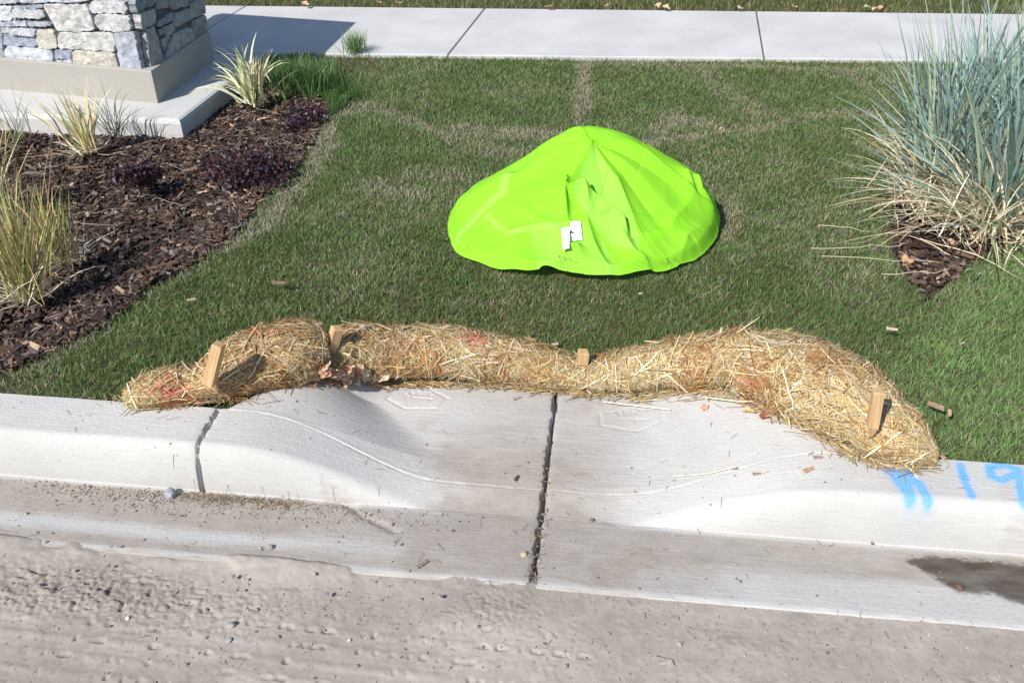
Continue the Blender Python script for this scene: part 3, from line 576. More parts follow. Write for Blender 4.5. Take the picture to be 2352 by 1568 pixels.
    m, n_, bs, out_ = new_mat('fluorescent_mesh'); at = nd(n_, 'ShaderNodeAttribute', attribute_name='Col'); wv = coords(n_, (1, 1, 1)); ck = nd(n_, 'ShaderNodeTexWave'); ck.inputs['Scale'].default_value = 38; n_.links.new(wv, ck.inputs[0]); ck2 = nd(n_, 'ShaderNodeTexWave', bands_direction='Y'); ck2.inputs['Scale'].default_value = 38; n_.links.new(wv, ck2.inputs[0])
    cc = mixc(n_, 1., at.outputs['Color'], mixc(n_, mixc(n_, 1., ck.outputs[0], ck2.outputs[0], 'MULTIPLY'), (.80, .90, .8), (1.10, 1.04, 1.3)), 'MULTIPLY'); n_.links.new(cc, bs.inputs['Base Color']); bs.inputs['Roughness'].default_value = .75; bs.inputs['Specular IOR Level'].default_value = .15
    tl = nd(n_, 'ShaderNodeBsdfTranslucent'); n_.links.new(cc, tl.inputs[0]); mx = nd(n_, 'ShaderNodeMixShader'); mx.inputs[0].default_value = .22; n_.links.new(bs.outputs[0], mx.inputs[1]); n_.links.new(tl.outputs[0], mx.inputs[2]); n_.links.new(mx.outputs[0], out_.inputs[0])
    root = empty('safety_vest', (cen[0], cen[1], 0)); off = -np.array([cen[0], cen[1], 0]); tag(root, 'bright lime green mesh safety vest draped in a mound on the lawn', 'safety vest')
    mesh('cloth', V + off, [Fq, tri], m, root, col=c)
    MT = mat_attr('label_fabric', .6, .3, .15)
    def tagm(corners, bow, marks=()):   # corners (u, v, lift) tl, tr, br, bl
        q = []
        for u, v, l in corners: h = hit(u, v, surf); d = h - np.array([0, 0, CAM_H]); q.append(h - unit(d) * l)
        q = np.array(q); nu, nv = 26, 34; a, b_ = np.meshgrid(np.linspace(0, 1, nu), np.linspace(0, 1, nv), indexing='ij'); aa = a[..., None]; bb = b_[..., None]
        p = (q[0] * (1 - aa) + q[1] * aa) * (1 - bb) + (q[3] * (1 - aa) + q[2] * aa) * bb; nrm = unit(np.cross(q[1] - q[0], q[3] - q[0])); nrm = nrm * -np.sign(nrm[1]) if nrm[1] > 0 else nrm
        p = p + nrm * (bow * np.sin(a * math.pi) + bow * .6 * np.sin(b_ * 3))[..., None]; cl = np.tile(np.array([.86, .87, .88]), (nu, nv, 1))
        for kind, x0, y0, x1, y1 in marks:
            if kind == 'tri': k = (b_ > y0) & (b_ < y1) & (a - x0 < (x1 - x0) * (b_ - y0) / (y1 - y0))
            else: k = (a > x0) & (a < x1) & (b_ > y0) & (b_ < y1)
            cl[k] = (.06, .07, .07) if kind == 'tri' else (.45, .47, .48)
        mesh('label_tag', (p + off).reshape(-1, 3), grid_faces(nu, nv), MT, root, col=cl.reshape(-1, 3))
    tagm([(1289, 525, .018), (1309, 522, .026), (1308, 571, .03), (1294, 576, .022)], .004)
    tagm([(1310, 509, .030), (1333, 508, .028), (1338, 551, .024), (1310, 555, .026)], .002, [('tri', 0, .42, .42, .62), ('bar', .05, .84, .2, .865), ('bar', .3, .12, .4, .2), ('bar', .1, .70, .5, .715)])
    # dry clippings on the cloth
    N = 130; cl = [(1082, 495), (1075, 567), (1540, 560), (1545, 580), (1100, 500), (1090, 470), (1530, 600), (1300, 600)]; k = RNG.integers(0, len(cl), N); q = np.array([hit(*cl[i], surf) for i in k]); x = q[:, 0] + RNG.normal(0, .02, N); y = q[:, 1] + RNG.normal(0, .02, N); th_ = RNG.uniform(0, 6.28, N); L = RNG.uniform(.006, .022, N)
    tt = np.linspace(-.5, .5, 3)[None]; cx = x[:, None] + np.cos(th_)[:, None] * L[:, None] * tt; cy = y[:, None] + np.sin(th_)[:, None] * L[:, None] * tt; cz = np.maximum(surf(cx, cy), .014) + .0015
    V2, F2, c2 = ribbons(np.stack([cx, cy, cz], -1), np.full((N, 3), .0008), unit(np.stack([-np.sin(th_), np.cos(th_), th_ * 0], -1)), np.tile([[.22, .22, .08]], (N, 1))); tag(mesh('grass_clippings', V2, F2, M_GRASS, col=c2), kind='stuff')
    return np.array([[cen[0] + R[i] * math.cos(th[i]), cen[1] + R[i] * math.sin(th[i])] for i in range(0, NT, 8)])
VEST_OUT = vest()

# ------------------------------------------------------------------ turf
SEAMS = [([(1345, 130), (1338, 200), (1335, 290)], .05, .9), ([(1060, 290), (1150, 300), (1330, 300)], .09, .9), ([(1090, 330), (1180, 345)], .13, .7), ([(1450, 325), (1520, 310), (1660, 292)], .07, 1.), ([(1520, 290), (1560, 262), (1640, 280)], .09, .8), ([(765, 250), (740, 320), (700, 400), (650, 440), (600, 510), (520, 560)], .06, .95), ([(520, 560), (430, 615), (340, 665)], .03, .6),
         ([(850, 232), (930, 262), (1040, 310)], .05, .8), ([(830, 235), (780, 250)], .07, .9), ([(1350, 135), (1700, 145), (2110, 160)], .045, .75), ([(860, 425), (960, 440)], .09, .8), ([(980, 390), (1080, 400)], .11, .6), ([(845, 645), (1000, 662), (1200, 662)], .012, .8), ([(700, 730), (760, 680), (840, 640)], .022, .7), ([(1670, 530), (1690, 440)], .05, .8), ([(1690, 290), (1850, 260), (2010, 250)], .07, .65),
         ([(0, 905), (280, 925)], .02, .7), ([(960, 160), (980, 240)], .05, .45), ([(1200, 660), (1240, 640), (1420, 650)], .02, .4), ([(700, 590), (820, 620)], .06, .35), ([(1700, 330), (1980, 420)], .05, .35), ([(1950, 160), (2060, 250), (2060, 320)], .07, .6), ([(0, 870), (120, 810), (240, 745)], .025, .7), ([(1060, 310), (1020, 400), (880, 520)], .05, .4), ([(1600, 150), (1750, 260)], .12, .5)]
SEAMW = [(PP(pl, flat=0.), wd, am) for pl, wd, am in SEAMS]
LUSH = PP([(640, 130), (720, 125), (830, 210), (760, 260), (700, 215), (650, 190)], flat=0.)
def blades(x, y, h, wd, lean, col, nm=None, K=3, z0=None):
    N = len(x); th = RNG.uniform(0, 2 * math.pi, N); ld = RNG.uniform(0, 2 * math.pi, N) if nm is None else nm; z = (lawn_z(x, y) - .03 + bed_z(x, y)) if z0 is None else z0
    tt = np.linspace(0, 1, K)[None]; bend = lean[:, None] * tt ** 1.6 * h[:, None]; C = np.stack([x[:, None] + np.cos(ld)[:, None] * bend, y[:, None] + np.sin(ld)[:, None] * bend, z[:, None] + h[:, None] * tt * np.sqrt(np.clip(1 - (lean[:, None] * tt * .5) ** 2, .2, 1))], -1)
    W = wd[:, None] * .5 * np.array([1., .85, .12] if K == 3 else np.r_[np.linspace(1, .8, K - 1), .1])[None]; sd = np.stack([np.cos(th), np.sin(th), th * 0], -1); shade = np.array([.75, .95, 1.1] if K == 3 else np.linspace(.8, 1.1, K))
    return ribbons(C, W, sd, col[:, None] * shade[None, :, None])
def in_view(x, y, m=.45):
    D = y * math.cos(PITCH) + CAM_H * math.sin(PITCH); return np.abs(x) < 1176 / F_PX * D + m
def turf():
    N = 820000; x = RNG.uniform(-3.6, 3.6, N); y = 1.6 + 4.3 * RNG.random(N) ** 1.15; s, t = to_k(x, y)
    jit = .035 * (fbm(x * 9, y * 9, 170, 3) - .5) + RNG.normal(0, .008, N)
    ok = in_view(x, y) & (t > .012) & ~(in_apron(s, t)) & (y < WNEAR(x) + .012 + jit * .6) & ~((x < -1.45) & (y > 4.5) & (x < -1.5))
    ok &= ~poly_in(x + jit, y + jit, BED) & ~poly_in(x + jit, y + jit, BED2)
    vi = VEST_OUT; cc = vi.mean(0); ok &= ~poly_in(x, y, cc + (vi - cc) * .93)
    # bare patch by the sidewalk
    bare = PP([(765, 128), (870, 128), (880, 150), (850, 160), (790, 150)], flat=0.); ok &= ~(poly_in(x, y, bare) & (RNG.random(N) < .8))
    # keep the straw roll clear
    dw = poly_dist(x, y, WL[::12, :2]); ok &= dw > .045
    ok &= RNG.random(N) < np.clip(1.25 - .14 * (y - 2), .5, 1)
    x, y = x[ok], y[ok]; N = len(x); n1 = fbm(x * 1.2, y * 1.2, 171, 3); n2 = fbm(x * 7, y * 7, 172, 3); n3 = fbm(x * 22, y * 22, 173, 2)
    dry = .07 + .44 * sst((n1 * .5 + n2 * .5 - .44) * 4.2) * .7; wob = .16 * (fbm(x * 5, y * 5, 174, 4) - .5)
    for pl, wd, am in SEAMW: dry = np.maximum(dry, am * .92 * (1 - sst((poly_dist(x, y, pl) + wob * min(1, wd * 12) - wd * .25) / (wd * 1.3))))
    far = sst((y - 3.0) / 2.2); dry = np.clip(dry + .08 * far, 0, .97); lush = poly_in(x, y, LUSH); dry[lush] = .05
    right = sst((x - .75 - (y - 1.9) * .75) / .25) * (y < 3.6); dry = dry * (1 - .55 * right)
    g1 = np.array([.078, .142, .034]); g2 = np.array([.165, .25, .078]); g3 = np.array([.22, .36, .125]); r = RNG.random((N, 1)); g = g1 + (g2 - g1) * r; g = g * (1 - right[:, None] * .75) + (g3 * (.7 + .6 * r)) * right[:, None] * .75
    g = g * (.8 + .45 * n2[:, None]); d1 = np.array([.42, .40, .29]); d2 = np.array([.30, .31, .21]); d3 = np.array([.44, .34, .19]); k = RNG.random((N, 1)); d = np.where(k < .45, d1, np.where(k < .88, d2, d3)) * RNG.uniform(.75, 1.2, (N, 1))
    isdry = (RNG.random(N) < dry)[:, None]; col = np.where(isdry, d, g); col = np.where(lush[:, None], np.array([.07, .14, .035]) * (.7 + .7 * r), col)
    h = RNG.uniform(.015, .027, N) * (.85 + .5 * n3); h = np.where(isdry[:, 0], h * .85, h); h = np.where(lush, h * 2.2, h); wd = RNG.uniform(.0016, .0029, N) * (1 + .12 * (y - 2)); lean = np.abs(RNG.normal(.55, .4, N))
    edge = poly_dist(x, y, VEST_OUT, True); h = h * (1 - .35 * np.exp(-(edge / .02) ** 2))
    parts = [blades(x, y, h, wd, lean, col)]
    # strip of lawn beyond the sidewalk
    M = 45000; x2 = RNG.uniform(-5, 5, M); y2 = WFAR(x2) + .012 + RNG.random(M) * 1.1; dr = (RNG.random(M) < .3 + .5 * (y2 - WFAR(x2) < .04))[:, None]; c2 = np.where(dr, np.array([.30, .26, .14]), np.array([.085, .13, .03])) * RNG.uniform(.7, 1.3, (M, 1))
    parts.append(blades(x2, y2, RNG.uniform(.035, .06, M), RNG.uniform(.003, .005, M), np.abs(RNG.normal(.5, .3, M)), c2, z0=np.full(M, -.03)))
    V, Fq, c = merge(parts); tag(mesh('grass', V, Fq, M_GRASS, col=c), kind='stuff'); print('blades', N)
turf()

# ------------------------------------------------------------------ bark mulch
def chips(x, y, z, L, Wd, T, yaw, tilt, roll, col):
    N = len(x); base = np.array([[-1, -.7, -1], [1, -1, -1], [1, .8, -1], [-1, 1, -1], [-1, -.7, 1], [1, -1, 1], [1, .8, 1], [-1, 1, 1]], float) * .5
    P_ = base[None] * np.stack([L, Wd, T], -1)[:, None] * (1 + RNG.normal(0, .14, (N, 8, 3)))
    cr, sr = np.cos(roll)[:, None], np.sin(roll)[:, None]; Y_, Z_ = P_[..., 1] * cr - P_[..., 2] * sr, P_[..., 1] * sr + P_[..., 2] * cr
    ct, st = np.cos(tilt)[:, None], np.sin(tilt)[:, None]; X_, Z2 = P_[..., 0] * ct + Z_ * st, -P_[..., 0] * st + Z_ * ct
    cy, sy = np.cos(yaw)[:, None], np.sin(yaw)[:, None]; X2, Y2 = X_ * cy - Y_ * sy, X_ * sy + Y_ * cy
    V = np.stack([X2 + x[:, None], Y2 + y[:, None], Z2 + z[:, None]], -1).reshape(-1, 3)
    fq = np.array([[4, 5, 6, 7], [0, 1, 5, 4], [1, 2, 6, 5], [2, 3, 7, 6], [3, 0, 4, 7]]); return V, (fq[None] + (np.arange(N) * 8)[:, None, None]).reshape(-1, 4), np.repeat(col, 8, 0)
def mulch():
    parts = []
    for poly, N, fn in ((BED, 80000, None), (BED2, 22000, None)):
        lo = poly.min(0); hi = poly.max(0); lo[0] = max(lo[0], -3.5); x = RNG.uniform(lo[0], min(hi[0], 3.4), N); y = RNG.uniform(max(lo[1], 1.9), hi[1], N); s, t = to_k(x, y); j = .02
        ok = poly_in(x, y, poly) & in_view(x, y) & (t > .03) & ~poly_in(x, y, PAD) & (y < WNEAR(x) - .02); x, y = x[ok], y[ok]; N = len(x)
        z = lawn_z(x, y) - .028 + bed_z(x, y) + RNG.uniform(-.002, .022, N); L = RNG.gamma(2.4, .0085, N) + .009; L = np.clip(L, .01, .085); Wd = np.clip(L * RNG.uniform(.15, .5, N), .003, .018); T = RNG.uniform(.0015, .005, N)
        big = RNG.random(N) < .012; L = np.where(big, RNG.uniform(.06, .10, N), L); Wd = np.where(big, RNG.uniform(.012, .022, N), Wd); 
        pal = np.array([(.045, .030, .025), (.075, .049, .039), (.12, .082, .062), (.030, .023, .022), (.21, .15, .11), (.40, .28, .19), (.17, .15, .15)]); c = pal[RNG.choice(7, N, p=[.24, .26, .20, .14, .09, .02, .05])] * RNG.uniform(.75, 1.3, (N, 1))
        parts.append(chips(x, y, z, L, Wd, T, RNG.uniform(0, 6.28, N), RNG.normal(0, .3, N), RNG.normal(0, .5, N), c))
    V, Fq, c = merge(parts); tag(mesh('bark_mulch', V, Fq, M_BARK, col=c, smooth_=False), kind='stuff')
    # debris: scraps of dry turf between the sods, crumbs in the joints and on the pan
    parts = []; N = 7500; road_n = 3900; s = RNG.normal(-.85, .32, N); t = -.20 - np.abs(RNG.normal(0, .045, N)); k = RNG.random(N) < .06; s[k] = .102 + RNG.normal(0, .012, k.sum()); t[k] = RNG.uniform(-.46, .02, k.sum()); k = RNG.random(N) < .35; s[k] = RNG.uniform(-1.6, 1.6, k.sum()); t[k] = RNG.uniform(-1.3, .1, k.sum())
    s[:road_n] = RNG.uniform(-1.5, 1.5, road_n); t[:road_n] = PANE - RNG.gamma(1.4, .16, road_n)
    x, y = from_k(s, t); zz = np.where(t < PANE, -.1225, kerb_z(s, t)); L = RNG.uniform(.001, .005, N) * (.5 + RNG.random(N) ** 4 * 1.1); c = np.array([.20, .17, .14]) * RNG.uniform(.6, 1.9, (N, 1)); parts.append(chips(x, y, zz + .001, L, L * .8, L * .6, RNG.uniform(0, 6, N), RNG.normal(0, .4, N), RNG.normal(0, .4, N), c)); V, Fq, c = merge(parts); tag(mesh('gutter_grit', V, Fq, M_LIT, col=c, smooth_=False), kind='stuff')
    # fine grass scraps in the gutter
    N = 620; k = RNG.random(N); s = np.where(k < .45, RNG.normal(-.80, .07, N), np.where(k < .65, RNG.normal(-.62, .04, N), np.where(k < .70, RNG.normal(.102, .012, N), RNG.uniform(-1.3, 1.3, N)))); t = np.where(k < .65, -.20 - np.abs(RNG.normal(0, .02, N)), np.where(k < .70, RNG.uniform(-.45, -.25, N), RNG.uniform(-1.0, .2, N))); th = RNG.uniform(0, 6.28, N); L = RNG.uniform(.008, .035, N); tt = np.linspace(-.5, .5, 3)[None]
    S2 = s[:, None] + np.cos(th)[:, None] * L[:, None] * tt; T2 = t[:, None] + np.sin(th)[:, None] * L[:, None] * tt; x, y = from_k(S2, T2); zz = np.where(T2 < PANE, -.1205, kerb_z(S2, T2)) + .002 + (tt + .5) * RNG.uniform(0, .008, N)[:, None]; c = np.where(RNG.random((N, 1)) < .5, np.array([.34, .27, .18]), np.array([.15, .115, .08])) * RNG.uniform(.7, 1.3, (N, 1))
    V, Fq, c = ribbons(np.stack([x, y, zz], -1), np.full((N, 3), .0006), np.stack([-np.sin(th), np.cos(th), th * 0], -1), c); tag(mesh('dried_grass_scraps', V, Fq, M_LIT, col=c), kind='stuff')
mulch()

# ------------------------------------------------------------------ planting
def tuft(base, N, h, hv, lean, lv, wd, cols, spread, K=8, droop=1.0, az=None, azs=9, straight=.0):
    """arching leaves from a base; returns ribbon data relative to base"""
    r = np.abs(RNG.normal(0, spread, N)); th = RNG.uniform(0, 2 * math.pi, N) if az is None else RNG.normal(az, azs, N); rth = RNG.uniform(0, 2 * math.pi, N); x0, y0 = np.cos(rth) * r, np.sin(rth) * r
    L = h + RNG.uniform(-hv, hv, N); el0 = np.clip(np.abs(RNG.normal(lean, lv, N)), 0, 1.45); curl = RNG.uniform(.2, 1.1, N) * droop; tt = np.linspace(0, 1, K); ang = el0[:, None] * (1) + curl[:, None] * tt[None] ** 2 + RNG.normal(0, .03, (N, K)); dl = L[:, None] / (K - 1)
    hor = np.concatenate([np.zeros((N, 1)), np.cumsum(np.sin(ang[:, :-1]) * dl, 1)], 1); ver = np.concatenate([np.zeros((N, 1)), np.cumsum(np.cos(ang[:, :-1]) * dl, 1)], 1)
    C = np.stack([x0[:, None] + np.cos(th)[:, None] * hor, y0[:, None] + np.sin(th)[:, None] * hor, np.maximum(ver, .004 + RNG.uniform(0, .03, (N, 1)))], -1)
    prof = np.interp(tt, [0, .15, .5, .85, 1], [.6, .9, 1, .5, .05]); W = wd * RNG.uniform(.6, 1.2, N)[:, None] * prof[None] * .5; tw = RNG.normal(0, .6, N); sd = np.stack([-np.sin(th + tw), np.cos(th + tw), np.sin(tw) * .5], -1); sd = unit(sd)
    cols = np.array(cols); c = cols[RNG.integers(0, len(cols), N)] * RNG.uniform(.8, 1.2, (N, 1)); return ribbons(C, W, sd, c)
def plant(name, u, v, label, cat, parts, dz=-.05, group=None, loc=None):
    q = P(u, v, dz) if loc is None else np.array(loc); root = empty(name, tuple(q)); tag(root, label, cat, group)
    for pn, lst, kind in parts:
        V, Fq, c = merge(lst); mesh(pn, V, Fq, M_LEAF, root, col=c)
    return root
BLUE = [(.16, .25, .22), (.24, .35, .33), (.30, .42, .40), (.19, .29, .26), (.36, .46, .42), (.29, .38, .27), (.42, .48, .33)]; DRYC = [(.70, .58, .38), (.78, .70, .52), (.55, .43, .27), (.84, .79, .64)]
def shift(r, dx, dy, dz=0): v, f_, c = r; return v + np.array([dx, dy, dz]), f_, c
green, dryp = [], []
for dx, dy, n in ((0, 0, 290), (.16, .20, 240), (-.14, .24, 210), (.30, -.02, 170), (.10, .48, 190), (.42, .35, 150)):
    green.append(shift(tuft(None, n, .66, .24, .30, .24, .0112, BLUE, .06, 9, .55), dx, dy)); dryp.append(shift(tuft(None, int(n * .85), .40, .16, .75, .35, .0065, DRYC, .07, 8, 1.3), dx, dy))
green.append(tuft(None, 34, .72, .14, .95, .14, .009, BLUE, .07, 10, .35, az=2.75, azs=.55))
dryp.append(tuft(None, 40, .62, .16, 1.12, .15, .0055, DRYC + [(.52, .55, .36)], .05, 10, 1.0, az=3.35, azs=.28)); dryp.append(shift(tuft(None, 420, .34, .12, .85, .35, .0065, DRYC, .16, 7, 1.3), -.02, -.02)); dryp.append(shift(tuft(None, 150, .34, .12, .75, .35, .0065, DRYC, .12, 7, 1.3), -.16, .16))
green.append(tuft(None, 20, .62, .14, 1.1, .1, .010, [(.50, .55, .30), (.36, .46, .36)], .05, 9, .5, az=4.0, azs=.5))
plant('blue_lyme_grass', 2282, 520, 'large clump of blue green grass with bleached dead leaves at its foot', 'ornamental grass', [('living_leaves', green, 0), ('dead_leaves', dryp, 0)], -.03)
FG = [(.26, .30, .10), (.38, .38, .14), (.52, .47, .20), (.60, .46, .20), (.20, .26, .09)]; STM = [(.42, .25, .15), (.54, .38, .22), (.34, .18, .12)]
def fountain(u, v, label, n, h, dz=-.06): return plant('feather_grass', u, v, label, 'ornamental grass', [('leaves', [tuft(None, int(n * .8), h, h * .35, .20, .18, .0050, FG, .035, 7, .45), tuft(None, n // 3, h * .6, .08, .7, .25, .004, DRYC, .04, 6, 1.3)], 0), ('seed_stems', [tuft(None, n // 4, h * 1.4, h * .25, .22, .14, .0016, STM, .03, 6, .25)], 0)], dz)
fountain(72, 690, 'yellow green grass clump with thin red stems, nearest one in the mulch', 240, .36)
fountain(140, 612, 'shorter yellow green grass clump just behind the nearest clump', 130, .27)
fountain(-6, 480, 'grass clump cut off by the left border of the picture', 170, .34)
VG = [(.50, .52, .24), (.66, .60, .36), (.36, .42, .18), (.70, .58, .34)]
plant('reed_grass', 205, 352, 'pale yellow reed with upright leaves in front of the pillar', 'ornamental grass', [('leaves', [tuft(None, 22, .30, .10, .16, .16, .011, VG, .03, 8, .9), tuft(None, 9, .38, .08, .62, .15, .009, VG, .02, 8, .8, az=2.9, azs=.4), tuft(None, 60, .16, .06, .8, .4, .005, DRYC, .05, 6, 1.2)], 0), ('stems', [tuft(None, 16, .34, .06, .22, .12, .007, [(.62, .46, .22)], .02, 6, .1)], 0)], -.07)
VW = [(.55, .60, .36), (.72, .70, .50), (.42, .50, .24), (.66, .60, .36)]
plant('ribbon_grass', 585, 246, 'variegated grass with curling striped leaves at the pad corner', 'ornamental grass', [('leaves', [tuft(None, 38, .33, .08, .24, .25, .014, VW, .03, 10, 2.2), tuft(None, 18, .30, .08, .55, .2, .012, VW, .03, 9, 2.4, az=2.9, azs=.5)], 0), ('stems', [tuft(None, 30, .24, .06, .18, .14, .007, [(.70, .54, .32), (.62, .48, .28)], .03, 6, .2)], 0)], -.06)
BG = [(.10, .16, .07), (.20, .24, .16), (.16, .2, .14)]
plant('young_grass', 268, 318, 'thin dark grass tuft against the front edge of the concrete pad', 'grass tuft', [('leaves', [tuft(None, 34, .26, .08, .35, .25, .0042, BG, .03, 8, 1.5), tuft(None, 20, .16, .05, .6, .3, .004, BG, .04, 6, 1.)], 0)], -.06)
plant('young_grass', 40, 330, 'sparse grass tuft by the pad edge near the left border of the picture', 'grass tuft', [('leaves', [tuft(None, 30, .24, .08, .3, .25, .0040, BG + [(.30, .28, .14)], .05, 8, 1.3)], 0)], -.06)
LG = [(.065, .135, .035), (.095, .18, .055), (.055, .10, .03)]
plant('grass_clump', 700, 205, 'lush dark green clump of long grass beside the variegated grass', 'grass tuft', [('leaves', [tuft(None, 1400, .12, .05, .35, .3, .0045, LG, .14, 5, .8), shift(tuft(None, 800, .10, .04, .4, .3, .0045, LG, .1, 5, .8), -.12, .18)], 0)], -.02)
plant('grass_clump', 818, 128, 'small grass tuft growing against the sidewalk edge', 'grass tuft', [('leaves', [tuft(None, 170, .15, .04, .3, .2, .0045, [(.16, .28, .11), (.22, .32, .16)], .045, 5, .6)], 0)], -.02)
def shrub(u, v, label, n, rx, ry, hz):
    q = P(u, v, -.06); root = empty('purple_shrub', tuple(q)); tag(root, label, 'shrub'); M = n; th = RNG.uniform(0, 6.28, M); r = np.sqrt(RNG.random(M)); cl = RNG.integers(0, 16, M); cc = RNG.uniform(-1, 1, (16, 3)); cc[:, 2] = np.abs(cc[:, 2])
    p = cc[cl] * .75 + RNG.normal(0, .24, (M, 3)); x, y, z = p[:, 0] * rx, p[:, 1] * ry, np.abs(p[:, 2]) * hz * .8 + .01
    s = RNG.uniform(.010, .019, M); d = unit(RNG.normal(0, 1, (M, 3)) + [0, -.3, .8]); sd = unit(np.cross(d, RNG.normal(0, 1, (M, 3)))); C = np.stack([x, y, z], -1)[:, None] + d[:, None] * s[:, None, None] * np.array([0, .5, 1])[None, :, None]; W = s[:, None] * np.array([.12, .42, .10])[None]
    pal = np.array([(.035, .018, .028), (.06, .022, .028), (.028, .020, .034), (.09, .032, .036), (.045, .038, .06)]); V, Fq, c = ribbons(C, W, sd, pal[RNG.integers(0, 5, M)] * RNG.uniform(.7, 1.4, (M, 1))); mesh('leaves', V, Fq, M_LEAF, root, col=c)
    k = 26; th = RNG.uniform(0, 6.28, k); tip = np.stack([np.cos(th) * rx * RNG.uniform(.3, 1.1, k), np.sin(th) * ry * RNG.uniform(.3, 1.1, k), hz * RNG.uniform(.4, .95, k)], -1); tt = np.linspace(0, 1, 5)[None, :, None]; C = tip[:, None] * np.concatenate([tt, tt, tt ** .7], -1); C += RNG.normal(0, .004, C.shape); V, Fq, c = prisms(C, np.linspace(.003, .0012, 5)[None] * np.ones((k, 1)), np.tile([[.3, .2, 1.]], (k, 1)), np.tile([[.20, .13, .09]], (k, 1))); mesh('twigs', V, Fq, M_LEAF, root, col=c)
shrub(575, 425, 'widest dark purple leaved shrub in the mulch', 3600, .19, .16, .18); shrub(325, 430, 'small dark purple shrub left of the widest one', 1000, .08, .10, .13); shrub(705, 300, 'small purple shrub with bare twigs beside the lawn edge', 900, .10, .13, .11)
# bare white twigs
def twig(u, v, th, L, label, c=(.55, .48, .40), dz=-.02, r=.0015):
    q = P(u, v, dz); K = 6; t = np.linspace(-.5, .5, K); C = np.stack([np.cos(th) * L * t + RNG.normal(0, L * .02, K), np.sin(th) * L * t + RNG.normal(0, L * .02, K), .006 + np.abs(RNG.normal(0, .006, K))], -1)[None]; V, Fq, cc = prisms(C, np.linspace(r, r * .5, K)[None], np.array([[.1, .1, 1.]]), np.array([c])); o = mesh('twig', V, Fq, M_LEAF, col=cc); o.location = tuple(q); tag(o, label, 'twig', 'dry twigs and stalks lying about'); return o
TW = ['just right of the yellow grass clump', 'below another stalk right of the yellow grass clump', 'above the gap between the purple shrubs', 'running down between the two larger purple shrubs', 'under the pad corner', 'at the right side of the top purple shrub', 'standing toward the lawn by the top purple shrub', 'at the foot of the variegated grass', 'left of the top purple shrub', 'in front of the small purple shrub']
TX = ['lowest to reach left', 'with its tip farthest left', 'just above the others', 'crossing the bare mulch at the lowest point', 'short and bent upright']
for u, v, th, L in ((235, 490, .25, .22), (240, 520, -.05, .2), (410, 390, -.6, .16), (395, 470, -.5, .16), (560, 305, -.3, .10), (730, 330, -1.1, .22), (755, 350, -1.4, .14), (620, 262, -.7, .2), (700, 325, -.9, .14), (330, 455, .2, .1)): twig(u, v, th, L, 'pale dry stalk on the bark mulch ' + TW.pop(0))
for u, v, th, L in ((2020, 600, -.12, .42), (1950, 575, .1, .30), (1940, 530, -.25, .2), (2100, 690 - 60, .15, .25), (1900, 500, .9, .06)): twig(u, v, th, L, 'bleached grass stalk lying beside the blue grass, ' + TX.pop(0), (.74, .66, .46), .012, .0022)
def stalk(pts, label, r, c, name='straw_stalk'):
    q = np.array([P(u, v, dz) for u, v, dz in pts]); o0 = q[0].copy(); V, Fq, cc = prisms((resample(q, 8) - o0)[None], np.full((1, 8), r), np.array([[0, 0, 1.]]), np.array([c])); o = mesh(name, V, Fq, M_STRAW, col=cc); o.location = tuple(o0); tag(o, label, 'straw')
stalk([(2025, 1010, .05), (2070, 1060, .02), (2098, 1082, .008), (2108, 1097, .003)], 'long pale bent straw poking over the blue painted mark', .0028, (.80, .66, .38)); stalk([(1385, 922, .012), (1470, 932, .012), (1540, 940, .01)], 'long white straw lying at the foot of the wattle, right of the joint', .003, (.85, .80, .64)); stalk([(1620, 912, .02), (1700, 922, .02), (1730, 921, .02)], 'pale straw below the right half of the wattle', .003, (.80, .70, .48))
stalk([(1640, 800, .10), (1720, 745, .19), (1745, 728, .19)], 'straw sticking up over the right hump of the wattle', .0022, (.80, .68, .40)); stalk([(1545, 1093 , .006), (1620, 1088, .006), (1690, 1072, .008)], 'straw lying in the tooled line of the kerb', .0022, (.80, .72, .55))

# ------------------------------------------------------------------ stakes
def stake(u, v, topu, topv, wdt, label, ytop=None, dz=.05, rz=.35, ext=.07):
    b = P(u, v, dz); t = at_y(topu, topv, (ytop if ytop else b[1])); d = t - b; L = np.linalg.norm(d); d /= L; b0 = b - d * ext; L += ext
    A = np.array([math.cos(rz), math.sin(rz), 0]); A = unit(A - d * (A @ d)); B = np.cross(d, A); h = wdt / 2; V = []; bv = .0025
    for k, hh in ((0, .3 * h), (ext * .5, h), (L - bv * 1.5, h), (L, h - bv)):
        for sx, sy in ((-1, -1), (1, -1), (1, 1), (-1, 1)): V.append(A * sx * hh + B * sy * hh + np.array([0, 0, 0]) + d * k)
    V = np.array(V) ; Fq = [[k * 4 + i, k * 4 + (i + 1) % 4, k * 4 + 4 + (i + 1) % 4, k * 4 + 4 + i] for k in range(3) for i in range(4)] + [[12, 13, 14, 15], [3, 2, 1, 0]]
    M_ = np.stack([A, B, d]); Vl = V @ M_.T; o = mesh('wooden_stake', Vl, Fq, M_WOOD, smooth_=False); from mathutils import Matrix
    m = Matrix(np.vstack([np.c_[M_.T, b0], [0, 0, 0, 1]]).tolist()); o.matrix_world = m; tag(o, label, 'stake', 'wooden stakes pinning the wattle')
stake(484, 866, 503, 790, .030, 'tall leaning wooden stake at the left end of the wattle', dz=.12, rz=-.25, ext=.045)
stake(768, 776, 775, 752, .030, 'short stake top in the crease between left hump and middle of the wattle', dz=.15, rz=.5)
stake(1338, 826, 1341, 806, .032, 'square stake top set low in the dip of the wattle above the centre joint', dz=.11, rz=.08, ext=.022)
stake(2008, 952, 2018, 896, .028, 'leaning wooden stake at the right end of the wattle', dz=.17, rz=-.2)

